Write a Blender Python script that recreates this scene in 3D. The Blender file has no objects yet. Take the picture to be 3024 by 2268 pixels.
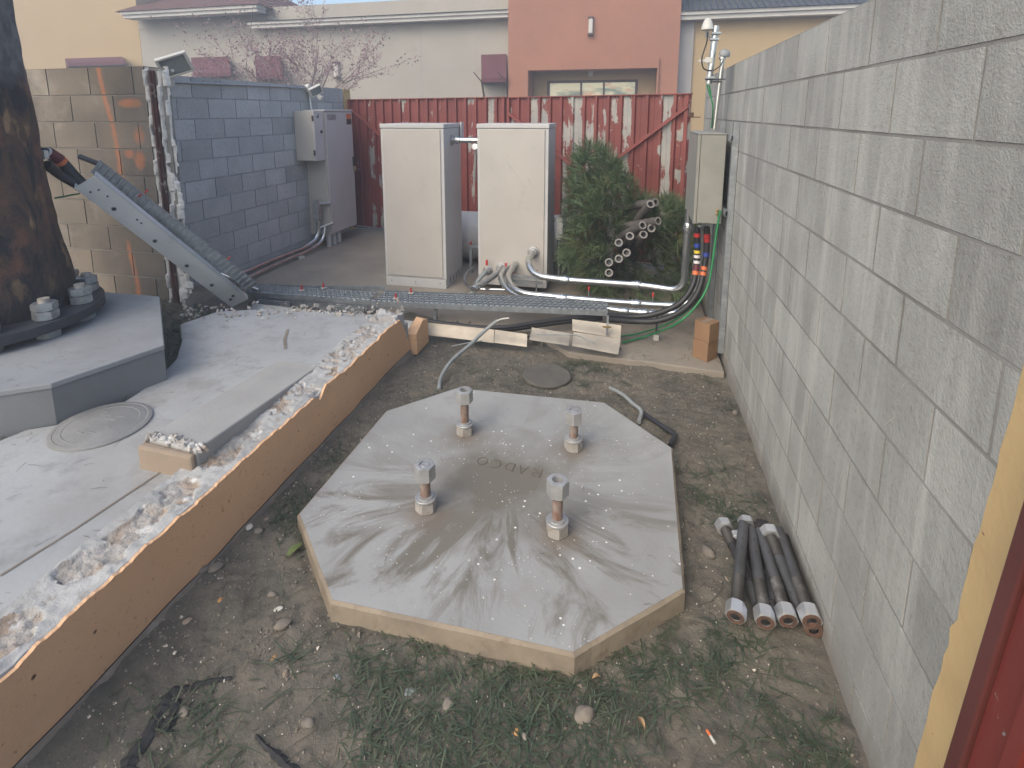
import bpy, math, random
from mathutils import Vector, Matrix, noise
R_=math.radians
C=bpy.context.scene.collection
SC=bpy.context.scene
random.seed(7)
# ---------------------------------------------------------------- camera, sky, sun, exposure
PW,PH=3024.0,2268.0
F,PITCH,ROLL,YAW,H,CX,CY=1628.13,0.175,-0.003,0.237,1.8,1472.87,619.84
cy_,sy_=math.cos(YAW),math.sin(YAW)
AF=Vector((-sy_*math.cos(PITCH),cy_*math.cos(PITCH),-math.sin(PITCH)))
R0=Vector((cy_,sy_,0)); U0=R0.cross(AF)
AR=R0*math.cos(ROLL)+U0*math.sin(ROLL); AU=-R0*math.sin(ROLL)+U0*math.cos(ROLL)
cam=bpy.data.cameras.new('camera'); co=bpy.data.objects.new('camera',cam); C.objects.link(co)
cam.sensor_fit='HORIZONTAL'; cam.sensor_width=36; cam.lens=36*F/PW
cam.shift_x=(PW/2-CX)/PW; cam.shift_y=-(PH/2-CY)/PW
cam.clip_start=0.05; cam.clip_end=600
mw=Matrix((AR,AU,-AF)).transposed().to_4x4(); mw.translation=Vector((0,0,H)); co.matrix_world=mw
SC.camera=co
SUN_EL,SUN_AZ=42,208      # azimuth clockwise from +Y (where the sun stands)
w=bpy.data.worlds.new('World'); SC.world=w; w.use_nodes=True
nt=w.node_tree; nt.nodes.clear()
sky=nt.nodes.new('ShaderNodeTexSky'); sky.sky_type='NISHITA'; sky.sun_disc=False
sky.sun_elevation=R_(SUN_EL); sky.sun_rotation=R_(SUN_AZ); sky.dust_density=3.0; sky.air_density=1.0; sky.ozone_density=0.2
bg=nt.nodes.new('ShaderNodeBackground'); bg.inputs[1].default_value=0.15
wo=nt.nodes.new('ShaderNodeOutputWorld'); nt.links.new(sky.outputs[0],bg.inputs[0]); nt.links.new(bg.outputs[0],wo.inputs[0])
sd=bpy.data.lights.new('sun','SUN'); sd.energy=0.75; sd.angle=R_(65); sd.color=(1,0.965,0.78)
so=bpy.data.objects.new('sun',sd); C.objects.link(so)
sv=Vector((math.sin(R_(SUN_AZ))*math.cos(R_(SUN_EL)),math.cos(R_(SUN_AZ))*math.cos(R_(SUN_EL)),math.sin(R_(SUN_EL))))
so.rotation_euler=sv.to_track_quat('Z','Y').to_euler()
SC.view_settings.view_transform='Standard'; SC.view_settings.look='None'
SC.view_settings.exposure=0.9; SC.view_settings.gamma=1.0
# a pixel of the 2212 wide view -> a point on the plane axis=value
def at(x,y,X=None,Y=None,Z=None):
    s=PW/2212.0
    D=AF+AR*((x*s-CX)/F)-AU*((y*s-CY)/F)
    if X is not None: t=X/D.x
    elif Y is not None: t=Y/D.y
    else: t=(Z-H)/D.z
    return Vector((0,0,H))+D*t
# ---------------------------------------------------------------- materials
def newmat(n):
    m=bpy.data.materials.new(n); m.use_nodes=True; return m,m.node_tree,m.node_tree.nodes['Principled BSDF']
class NB:
    def __init__(s,nt): s.nt=nt; s.tc=None
    def n(s,t,**k):
        a=s.nt.nodes.new(t)
        for q,v in k.items(): setattr(a,q,v)
        return a
    def lk(s,a,b): s.nt.links.new(a,b)
    def obj(s):
        if not s.tc: s.tc=s.n('ShaderNodeTexCoord')
        return s.tc.outputs['Object']
    def map(s,scale=(1,1,1),loc=(0,0,0),rot=(0,0,0),src=None):
        m=s.n('ShaderNodeMapping'); m.inputs['Scale'].default_value=scale; m.inputs['Location'].default_value=loc; m.inputs['Rotation'].default_value=rot
        s.lk(src or s.obj(),m.inputs[0]); return m.outputs[0]
    def noise(s,sc,det=5,rough=.55,src=None,dist=0):
        a=s.n('ShaderNodeTexNoise'); a.inputs['Scale'].default_value=sc; a.inputs['Detail'].default_value=det; a.inputs['Roughness'].default_value=rough; a.inputs['Distortion'].default_value=dist
        s.lk(src or s.obj(),a.inputs['Vector']); return a.outputs[0]
    def voro(s,sc,src=None,out='Distance',feat='F1'):
        a=s.n('ShaderNodeTexVoronoi'); a.feature=feat; a.inputs['Scale'].default_value=sc; s.lk(src or s.obj(),a.inputs['Vector']); return a.outputs[out]
    def ramp(s,v,lo,hi,a=0.,b=1.):
        r=s.n('ShaderNodeMapRange'); r.clamp=True
        for i,x in zip((1,2,3,4),(lo,hi,a,b)): r.inputs[i].default_value=x
        s.lk(v,r.inputs[0]); return r.outputs[0]
    def math(s,op,a,b=None):
        m=s.n('ShaderNodeMath',operation=op)
        for i,v in enumerate((a,b)):
            if v is None: continue
            if isinstance(v,(int,float)): m.inputs[i].default_value=v
            else: s.lk(v,m.inputs[i])
        return m.outputs[0]
    def mix(s,f,a,b,typ='MIX'):
        m=s.n('ShaderNodeMix',data_type='RGBA',blend_type=typ)
        for i,v in ((0,f),(6,a),(7,b)):
            if isinstance(v,(int,float)): m.inputs[i].default_value=v
            elif isinstance(v,(tuple,list)): m.inputs[i].default_value=(*v[:3],1)
            else: s.lk(v,m.inputs[i])
        return m.outputs[2]
    def bump(s,h,st,dist=.01,prev=None):
        b=s.n('ShaderNodeBump'); b.inputs['Strength'].default_value=st; b.inputs['Distance'].default_value=dist
        s.lk(h,b.inputs['Height'])
        if prev is not None: s.lk(prev,b.inputs['Normal'])
        return b.outputs[0]
MATS={}
def mat(name,c1,c2=None,sc=6,rough=.8,metal=0,bump=.3,bsc=60,c3=None,sc3=25,lo3=.55,hi3=.7,spec=.5,attr=0,bdist=.004,c4=None,sc4=1.5,lo4=.45,hi4=.7):
    m,nt,p=newmat(name); b=NB(nt)
    c2=c2 or tuple(x*.85 for x in c1)
    col=b.mix(b.ramp(b.noise(sc),.35,.65),c1,c2)
    if c4: col=b.mix(b.ramp(b.noise(sc4,6,.6),lo4,hi4),col,c4)
    if c3: col=b.mix(b.ramp(b.noise(sc3,8,.65),lo3,hi3),col,c3)
    if attr:
        a=b.n('ShaderNodeAttribute'); a.attribute_name='tone'
        col=b.mix(attr,col,b.mix(1.0,col,a.outputs['Color'],'MULTIPLY'))
    b.lk(col,p.inputs['Base Color']); p.inputs['Roughness'].default_value=rough; p.inputs['Metallic'].default_value=metal
    if 'Specular IOR Level' in p.inputs: p.inputs['Specular IOR Level'].default_value=spec
    if bump: b.lk(b.bump(b.noise(bsc,6,.6),bump,bdist),p.inputs['Normal'])
    MATS[name]=m; return m
def plain(name,c,rough=.5,metal=0,bump=.05,bsc=80): return mat(name,c,tuple(x*.88 for x in c),8,rough,metal,bump,bsc)
# colours
mat('cabinet_paint',(.46,.43,.385),(.43,.40,.36),3,.5,0,.05,300,c3=(.33,.31,.28),sc3=5,lo3=.62,hi3=.8)
mat('cabinet_side',(.50,.49,.475),(.465,.455,.44),3,.5,0,.05,300)
plain('gray_box_paint',(.27,.268,.24),.5)
plain('white_plastic',(.52,.51,.47),.45)
plain('black_rubber',(.018,.018,.02),.5)
plain('black_plastic',(.03,.03,.035),.4)
plain('dark_steel',(.05,.055,.065),.55,.3,.3,60)
plain('glass_lamp',(.24,.26,.26),.15)
plain('red_plastic',(.45,.03,.03),.4)
plain('green_cable',(.02,.20,.07),.45)
plain('orange_tape',(.65,.16,.05),.5); plain('yellow_tape',(.7,.55,.05),.5); plain('blue_tape',(.03,.06,.3),.5); plain('white_tape',(.7,.66,.66),.5); plain('maroon_tape',(.12,.02,.03),.5)
mat('brass',(.45,.33,.15),None,10,.4,.8,.1)
mat('rust',(.14,.075,.05),(.08,.05,.04),30,.9,.1,.6,90)
mat('rust_paint',(.12,.055,.05),(.08,.045,.04),12,.7,.1,.4,60,c3=(.3,.28,.26),sc3=14,lo3=.6,hi3=.65)
mat('rust_thread',(.17,.085,.055),(.27,.23,.20),18,.8,.3,.5,200)
mat('worn_steel',(.45,.45,.45),(.34,.34,.33),15,.5,.55,.25,80,c3=(.20,.15,.11),sc3=30,lo3=.62,hi3=.75)
mat('dirty_nut',(.40,.38,.35),(.30,.28,.25),25,.7,.25,.3,90,c3=(.30,.22,.15),sc3=40)
mat('shiny_steel',(.85,.85,.86),(.72,.72,.72),12,.38,.85,.08,90)
mat('dark_rod',(.045,.042,.04),(.075,.07,.066),10,.6,.5,.3,120,c3=(.2,.2,.2),sc3=9)
mat('gray_rod',(.115,.115,.12),(.08,.08,.08),10,.6,.5,.25,120,c3=(.05,.045,.042),sc3=14)
mat('tread_steel',(.25,.28,.30),(.19,.21,.23),18,.55,.6,.15,100)
mat('galvanized',(.38,.41,.43),(.29,.31,.33),18,.5,.75,.15,100,c3=(.48,.50,.51),sc3=28)
mat('galvanized_ramp',(.60,.62,.62),(.52,.54,.54),3,.5,.35,.08,60,c3=(.33,.33,.31),sc3=6,lo3=.6,hi3=.8)
mat('emt_pipe',(.60,.62,.62),(.50,.52,.53),9,.25,.95,.03,60)
mat('cast_pipe',(.42,.42,.41),(.33,.33,.33),20,.5,.7,.25,90)
mat('iron_plate',(.40,.355,.29),(.30,.27,.225),7,.5,.3,.15,50,c3=(.25,.2,.15),sc3=9,lo3=.58,hi3=.75)
mat('pvc_gray',(.27,.29,.29),(.20,.21,.21),12,.6,0,.1)
mat('cardboard',(.26,.155,.085),(.23,.135,.075),8,.85,0,.15,120)
mat('stone',(.22,.19,.155),(.15,.13,.11),14,.85,0,.4,60)
mat('white_chip',(.6,.57,.5),None,9,.7,0,.3)
mat('orange_chip',(.45,.25,.10),None,9,.8,0,.3)
mat('matte_black',(.015,.016,.018),(.03,.03,.03),20,.8,0,.4,200)
plain('leaf_green',(.13,.17,.05),.6); plain('dry_leaf',(.33,.21,.11),.8)
mat('bark_twig',(.28,.22,.21),(.20,.15,.15),20,.9,0,.3)
plain('blossom',(.33,.22,.24),.8)
mat('needle',(.12,.165,.075),(.07,.115,.06),5,.6,0,0,10,c3=(.20,.18,.05),sc3=3,lo3=.56,hi3=.72)
mat('pipe_stem',(.11,.10,.095),(.075,.068,.063),14,.85,0,.4,70)
mat('pipe_end',(.24,.23,.215),None,14,.8,0,.3,70)
mat('foam',(.66,.64,.60),(.50,.48,.45),25,.95,0,.8,35,bdist=.01)
mat('grass_blade',(.035,.055,.030),(.07,.088,.05),11,.6,0,0,10,c3=(.16,.15,.06),sc3=9,lo3=.68,hi3=.75)
mat('dry_needle',(.10,.085,.06),(.05,.05,.04),9,.8,0,0,10)
mat('gravel',(.22,.19,.15),(.14,.12,.10),8,.9,0,.3,c3=(.5,.45,.38),sc3=11,lo3=.6,hi3=.63)
mat('asphalt',(.05,.05,.05),None,6,.9,0,.4)
mat('mortar',(.18,.17,.155),(.29,.28,.26),2.2,.95,0,.5,90)
def blockmat():
    m,nt,p=newmat('block_right'); b=NB(nt)
    col=b.mix(b.ramp(b.noise(4),.35,.65),(.385,.385,.355),(.32,.32,.295))
    col=b.mix(b.ramp(b.noise(60,8,.65),.52,.72),col,(.27,.26,.24))
    at_=b.n('ShaderNodeAttribute'); at_.attribute_name='tone'; col=b.mix(1.,col,at_.outputs['Color'],'MULTIPLY')
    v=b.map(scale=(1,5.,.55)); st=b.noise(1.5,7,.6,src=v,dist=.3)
    col=b.mix(b.math('MULTIPLY',b.ramp(st,.50,.70),.7),col,(.54,.53,.495))  # pale streaks: efflorescence, also reflected light patches painted into the block colour
    col=b.mix(b.math('MULTIPLY',b.ramp(b.noise(1.0,6,.6,src=b.map(loc=(7,1,3))),.55,.7),.5),col,(.215,.21,.20))
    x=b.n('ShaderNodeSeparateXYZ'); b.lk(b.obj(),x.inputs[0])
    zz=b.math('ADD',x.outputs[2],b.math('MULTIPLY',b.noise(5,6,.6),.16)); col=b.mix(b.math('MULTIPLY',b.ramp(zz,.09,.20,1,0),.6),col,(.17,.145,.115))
    b.lk(col,p.inputs['Base Color']); p.inputs['Roughness'].default_value=.95
    b.lk(b.bump(b.math('ADD',b.noise(150,6,.6),b.math('MULTIPLY',b.noise(45,5,.7),.8)),.7,.006),p.inputs['Normal']); MATS['block_right']=m
blockmat()
mat('block_left',(.45,.455,.45),(.37,.38,.38),3,.95,0,.6,60,c3=(.28,.285,.29),sc3=30,attr=1.,c4=(.42,.425,.42),sc4=2.2,lo4=.6,hi4=.75)
mat('mortar_left',(.37,.38,.38),(.27,.28,.29),5,.95,0,.5,90)
mat('yellow_wall_paint',(.56,.40,.19),(.50,.35,.17),6,.8,0,.5,60,c3=(.16,.06,.05),sc3=16,lo3=.665,hi3=.68)
# tan wall with orange marking paint
def tanmat():
    m,nt,p=newmat('block_tan'); b=NB(nt)
    col=b.mix(b.ramp(b.noise(3),.35,.65),(.235,.20,.165),(.17,.15,.128))
    col=b.mix(b.ramp(b.noise(1.4,6,.65),.55,.7),col,(.33,.30,.26))
    a=b.n('ShaderNodeAttribute'); a.attribute_name='tone'; col=b.mix(1.,col,a.outputs['Color'],'MULTIPLY')
    x=b.n('ShaderNodeSeparateXYZ'); b.lk(b.obj(),x.inputs[0])
    wob=b.math('MULTIPLY',b.math('SUBTRACT',b.noise(2.5),.5),.12)
    def line(x0,slope,wd,z0,z1):
        cx=b.math('ADD',b.math('MULTIPLY',b.math('SUBTRACT',x.outputs[2],1.5),slope),x0)
        d=b.math('ABSOLUTE',b.math('ADD',b.math('SUBTRACT',x.outputs[0],cx),wob))
        f=b.ramp(b.math('ADD',d,b.math('MULTIPLY',b.noise(24,8,.75),wd*1.6)),wd*.8,wd*1.9,1,0)
        g=b.math('MULTIPLY',b.ramp(x.outputs[2],z0,z0+.08),b.ramp(x.outputs[2],z1-.08,z1,1,0))
        return b.math('MULTIPLY',f,g)
    f=line(-3.858,-.10,.030,1.2,2.3)
    f=b.math('MAXIMUM',f,line(-3.90,-.08,.034,.2,.83))
    for (x0,z0,wx,wz) in ((-3.68,1.875,.10,.035),(-3.63,1.63,.05,.07),(-3.65,1.45,.05,.08),(-3.74,1.50,.05,.04)):
        dx=b.math('DIVIDE',b.math('SUBTRACT',x.outputs[0],x0),wx); dz=b.math('DIVIDE',b.math('SUBTRACT',x.outputs[2],z0),wz)
        e=b.math('ADD',b.math('MULTIPLY',dx,dx),b.math('MULTIPLY',dz,dz))
        f=b.math('MAXIMUM',f,b.ramp(b.math('ADD',e,b.math('MULTIPLY',b.noise(7,8,.75),3.2)),1.6,3.0,1,0))
    col=b.mix(b.math('MULTIPLY',f,.62),col,(.58,.21,.09))
    b.lk(col,p.inputs['Base Color']); p.inputs['Roughness'].default_value=.95
    b.lk(b.bump(b.noise(60,6,.6),.6,.005),p.inputs['Normal']); MATS['block_tan']=m
tanmat()
def stucco():
    m,nt,p=newmat('orange_stucco'); b=NB(nt)
    col=b.mix(b.ramp(b.noise(2.5,5),.35,.7),(.68,.42,.24),(.62,.375,.21))
    col=b.mix(b.ramp(b.noise(45,6,.7),.60,.72),col,(.30,.16,.07))
    v=b.voro(16); pit=b.math('MULTIPLY',b.ramp(v,.07,.13,1,0),b.ramp(b.noise(7),.5,.6))
    col=b.mix(pit,col,(.12,.07,.04))
    col=b.mix(b.math('MULTIPLY',b.ramp(b.noise(1.1,6,.65,src=b.map(scale=(1,1,2.5))),.48,.68),.5),col,(.50,.34,.22))
    b.lk(col,p.inputs['Base Color']); p.inputs['Roughness'].default_value=.9
    h=b.math('SUBTRACT',b.noise(110,6,.6),b.math('MULTIPLY',pit,2.))
    b.lk(b.bump(h,.6,.004),p.inputs['Normal']); MATS['orange_stucco']=m
stucco()
mat('letter_groove',(.10,.085,.07),None,5,.9,0,.1)
mat('stucco_foot',(.22,.185,.15),(.16,.14,.12),7,.95,0,.8,50,c3=(.30,.27,.23),sc3=12)
mat('broken_concrete',(.37,.355,.335),(.29,.26,.225),9,.95,0,1.,38,c3=(.50,.50,.49),sc3=9,lo3=.54,hi3=.6,bdist=.012,c4=(.29,.225,.17),sc4=5,lo4=.52,hi4=.62)
mat('mortar_white',(.40,.40,.39),(.32,.32,.31),7,.95,0,.7,40,bdist=.008,c3=(.27,.25,.22),sc3=18,lo3=.56,hi3=.68)
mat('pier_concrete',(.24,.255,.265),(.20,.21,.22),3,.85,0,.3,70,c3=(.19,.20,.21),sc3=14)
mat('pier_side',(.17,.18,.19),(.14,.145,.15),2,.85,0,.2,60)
mat('curb_concrete',(.36,.355,.34),(.30,.295,.28),3,.85,0,.4,60,c3=(.30,.28,.25),sc3=24,lo3=.6,hi3=.75)
mat('curb_end',(.30,.235,.175),(.235,.185,.14),5,.9,0,.6,40)
mat('slab_far',(.285,.25,.205),(.22,.195,.165),1.8,.9,0,.4,50,c3=(.15,.135,.115),sc3=12,lo3=.58,hi3=.75)
mat('beige_wall',(.40,.37,.32),(.36,.335,.29),.5,.9,0,.25,14,c3=(.35,.325,.285),sc3=2.5,lo3=.5,hi3=.8)
mat('yellow_building',(.44,.325,.18),(.42,.31,.17),.8,.9,0,.15,20)
mat('salmon_building',(.36,.17,.11),(.32,.15,.10),.5,.9,0,.25,14,c3=(.30,.145,.10),sc3=2.5,lo3=.5,hi3=.8)
mat('gray_trim',(.36,.35,.34),None,1,.8,0,.05)
mat('fascia',(.58,.56,.52),None,1,.6,0,.02)
def tile(n,c1,c2):
    m,nt,p=newmat(n); b=NB(nt)
    wv=b.n('ShaderNodeTexWave'); wv.inputs['Scale'].default_value=1.6; wv.inputs['Distortion'].default_value=0; b.lk(b.obj(),wv.inputs[0])
    w2=b.n('ShaderNodeTexWave'); w2.bands_direction='Y'; w2.wave_profile='SAW'; w2.inputs['Scale'].default_value=.9; b.lk(b.obj(),w2.inputs[0])
    col=b.mix(b.ramp(b.noise(3,4),.35,.65),c1,c2); b.lk(col,p.inputs['Base Color']); p.inputs['Roughness'].default_value=.8
    b.lk(b.bump(b.math('ADD',wv.outputs['Fac'],b.math('MULTIPLY',w2.outputs['Fac'],.6)),.9,.12),p.inputs['Normal']); MATS[n]=m
tile('slate_tile',(.085,.095,.11),(.06,.065,.075)); tile('red_tile',(.20,.09,.07),(.12,.07,.06))
mat('awning_cloth',(.12,.04,.05),None,3,.85,0,.1)
mat('window_frame',(.09,.055,.05),None,3,.5,0,.1)
def glassy():
    m,nt,p=newmat('window_glass'); b=NB(nt)
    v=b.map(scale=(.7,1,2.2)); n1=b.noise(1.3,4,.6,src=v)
    col=b.mix(b.ramp(n1,.36,.50),(.14,.19,.16),(.50,.47,.33)); col=b.mix(b.ramp(b.noise(2.1,3,src=v),.55,.65),col,(.45,.30,.20))  # warm reflections and lit interior painted into the glass colour and glow
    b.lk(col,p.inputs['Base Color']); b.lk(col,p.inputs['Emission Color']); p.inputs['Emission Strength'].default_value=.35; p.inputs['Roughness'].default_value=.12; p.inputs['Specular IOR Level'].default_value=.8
    MATS['window_glass']=m
glassy()
# peeling red sheet paint
def peel(name,amt,pitch):
    m,nt,p=newmat(name); b=NB(nt)
    x=b.n('ShaderNodeSeparateXYZ'); b.lk(b.obj(),x.inputs[0])
    pan=b.math('FLOOR',b.math('DIVIDE',x.outputs[0],pitch))
    wn=b.n('ShaderNodeTexWhiteNoise',noise_dimensions='1D'); b.lk(pan,wn.inputs['W'])
    fr=b.math('FRACT',b.math('DIVIDE',x.outputs[0],pitch))
    inside=b.math('MULTIPLY',b.ramp(fr,.20,.30),b.ramp(fr,.84,.94,1,0))
    v=b.map(scale=(3.6,1,1.5)); n1=b.noise(1.6,9,.66,src=v,dist=.4)
    fine=b.noise(22,8,.75)
    val=b.math('ADD',b.math('ADD',n1,b.math('MULTIPLY',b.math('SUBTRACT',wn.outputs['Value'],.5),.34)),b.math('MULTIPLY',b.math('SUBTRACT',fine,.5),.22))
    val=b.math('ADD',val,b.math('MULTIPLY',b.math('SUBTRACT',inside,1.),.16))
    f=b.ramp(val,amt,amt+.008)
    red=b.mix(b.ramp(b.noise(3,5),.3,.7),(.215,.055,.046),(.155,.04,.034))
    bare=b.mix(b.ramp(b.noise(5,4),.35,.65),(.37,.35,.315),(.27,.27,.26))
    b.lk(b.mix(f,red,bare),p.inputs['Base Color']); p.inputs['Roughness'].default_value=.55
    b.lk(b.bump(f,-.5,.003),p.inputs['Normal']); MATS[name]=m
peel('peeling_red_light',.64,.155); peel('peeling_red_heavy',.515,.155)
mat('gate_red',(.24,.06,.05),(.17,.045,.038),3,.6,0,.15,60)
mat('near_red',(.17,.028,.022),(.12,.022,.018),2,.5,0,.1,60,c3=(.25,.24,.23),sc3=4.5,lo3=.585,hi3=.59)
mat('near_red_dark',(.11,.03,.026),None,3,.5,0,.15,60)
def bark():
    m,nt,p=newmat('burnt_bark'); b=NB(nt)
    v=b.map(scale=(1,1,.35)); n1=b.noise(5,8,.7,src=v,dist=1.2)
    x=b.n('ShaderNodeSeparateXYZ'); b.lk(b.obj(),x.inputs[0])
    col=b.mix(b.ramp(n1,.44,.56),(.018,.018,.021),(.095,.055,.036))
    col=b.mix(b.ramp(b.noise(9,6,.6,src=v),.58,.66),col,(.27,.17,.09))
    col=b.mix(b.ramp(b.noise(4,6,.6),.54,.66),col,(.15,.07,.045))
    z=b.math('ADD',x.outputs[2],b.math('MULTIPLY',b.noise(3,5),.5))
    col=b.mix(b.ramp(z,.85,1.2,1,0),col,(.013,.015,.021))
    col=b.mix(b.ramp(z,2.22,2.34),col,b.mix(b.ramp(b.noise(14,4),.4,.6),(.14,.145,.15),(.08,.08,.085)))
    b.lk(col,p.inputs['Base Color']); p.inputs['Roughness'].default_value=.75
    b.lk(b.bump(b.noise(10,8,.7,src=v,dist=1),1.,.03),p.inputs['Normal']); MATS['burnt_bark']=m
bark()
def padtop():
    m,nt,p=newmat('pad_concrete'); b=NB(nt)   # object space: centre of the pad = origin
    x=b.n('ShaderNodeSeparateXYZ'); b.lk(b.obj(),x.inputs[0]); X,Yv=x.outputs[0],x.outputs[1]
    col=b.mix(b.ramp(b.noise(2.2,5),.35,.65),(.325,.33,.322),(.27,.272,.266))
    col=b.mix(b.ramp(b.noise(9,8,.7),.55,.75),col,(.27,.26,.245))
    yy=b.math('ADD',Yv,.02)
    r=b.math('SQRT',b.math('ADD',b.math('MULTIPLY',X,X),b.math('MULTIPLY',yy,yy)))
    ang=b.math('ARCTAN2',X,b.math('SUBTRACT',0.0,yy))
    cv=b.n('ShaderNodeCombineXYZ'); b.lk(b.math('MULTIPLY',ang,2.6),cv.inputs[0]); b.lk(b.math('MULTIPLY',r,1.3),cv.inputs[1])
    st=b.noise(1.5,9,.66,src=cv.outputs[0],dist=.9)
    front=b.ramp(Yv,-.05,-.6)
    fall=b.ramp(r,.30,1.0,.12,-.05)
    s=b.ramp(b.math('ADD',st,fall),.51,.64)
    bl=b.math('MULTIPLY',b.ramp(b.noise(2.4,8,.68,dist=.8),.56,.72),b.ramp(r,.25,.75,.7,.12))
    side=b.math('ADD',b.math('MULTIPLY',b.ramp(Yv,-.30,.10,1,.22),1.),0.)
    s=b.math('MULTIPLY',s,side)
    core=b.ramp(b.math('ADD',r,b.math('MULTIPLY',b.math('SUBTRACT',b.noise(5,6),.5),.6)),.16,.46,1,0)
    mud=b.math('MINIMUM',b.math('MAXIMUM',b.math('MAXIMUM',b.math('MULTIPLY',s,.95),bl),core),1.)
    col=b.mix(b.math('MULTIPLY',mud,.92),col,(.135,.12,.095))
    # dirt round each bolt
    for bx,by in ((-.29,-.3),(-.29,.3),(.29,.3),(.29,-.3)):
        d=b.math('SQRT',b.math('ADD',b.math('POWER',b.math('ABSOLUTE',b.math('SUBTRACT',X,bx)),2.),b.math('POWER',b.math('ABSOLUTE',b.math('SUBTRACT',Yv,by)),2.)))
        f=b.ramp(b.math('ADD',d,b.math('MULTIPLY',b.noise(14,6),.09)),.09,.19,1,0); col=b.mix(b.math('MULTIPLY',f,.75),col,(.155,.125,.10))
    v=b.voro(22); dots=b.math('MULTIPLY',b.ramp(v,.10,.13,1,0),b.ramp(b.noise(3.3,2),.55,.60)); col=b.mix(dots,col,(.72,.72,.70))
    v=b.voro(47); dots=b.math('MULTIPLY',b.ramp(v,.09,.12,1,0),b.ramp(b.noise(4.1,2,src=b.map(loc=(3,5,1))),.52,.60)); col=b.mix(dots,col,(.66,.66,.64))
    b.lk(col,p.inputs['Base Color']); p.inputs['Roughness'].default_value=.8
    b.lk(b.bump(b.math('ADD',b.noise(60,5),b.math('MULTIPLY',mud,.7)),.3,.004),p.inputs['Normal']); MATS['pad_concrete']=m
padtop()
mat('pad_side',(.27,.225,.165),(.20,.165,.125),9,.9,0,.6,50,c3=(.19,.15,.11),sc3=20)
def slabmat():
    m,nt,p=newmat('pale_slab'); b=NB(nt)
    col=b.mix(b.ramp(b.noise(1.3,5),.35,.65),(.37,.38,.38),(.30,.31,.315))
    col=b.mix(b.ramp(b.noise(6,8,.7),.5,.75),col,(.22,.22,.215))
    col=b.mix(b.math('MULTIPLY',b.ramp(b.noise(.9,6,.65,src=b.map(loc=(2,5,0))),.5,.7),.6),col,(.235,.215,.19))
    v=b.map(rot=(0,0,.5),scale=(3,14,1)); col=b.mix(b.ramp(b.noise(3,5,.6,src=v),.68,.72),col,(.17,.17,.17))
    b.lk(col,p.inputs['Base Color']); p.inputs['Roughness'].default_value=.75
    b.lk(b.bump(b.noise(40,6),.3,.004),p.inputs['Normal']); MATS['pale_slab']=m
slabmat()
def dirtmat():
    m,nt,p=newmat('dirt'); b=NB(nt)
    col=b.mix(b.ramp(b.noise(1.6,6,.6),.35,.65),(.155,.140,.110),(.10,.094,.077))
    col=b.mix(b.ramp(b.noise(9,8,.7),.45,.7),col,(.17,.145,.112))
    col=b.mix(b.ramp(b.noise(26,6,.7),.56,.66),col,(.075,.068,.057))
    col=b.mix(b.math('MULTIPLY',b.ramp(b.noise(3.1,5,.6,src=b.map(loc=(4,2,0))),.5,.62),.5),col,(.06,.058,.048))
    v=b.voro(55); pe=b.math('MULTIPLY',b.ramp(v,.16,.2,1,0),b.ramp(b.noise(12,3),.52,.56)); col=b.mix(pe,col,(.30,.26,.21))
    b.lk(col,p.inputs['Base Color']); p.inputs['Roughness'].default_value=.95
    h=b.math('ADD',b.noise(30,8,.7),b.math('MULTIPLY',pe,.5))
    b.lk(b.bump(h,.9,.012),p.inputs['Normal']); MATS['dirt']=m
dirtmat()
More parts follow.
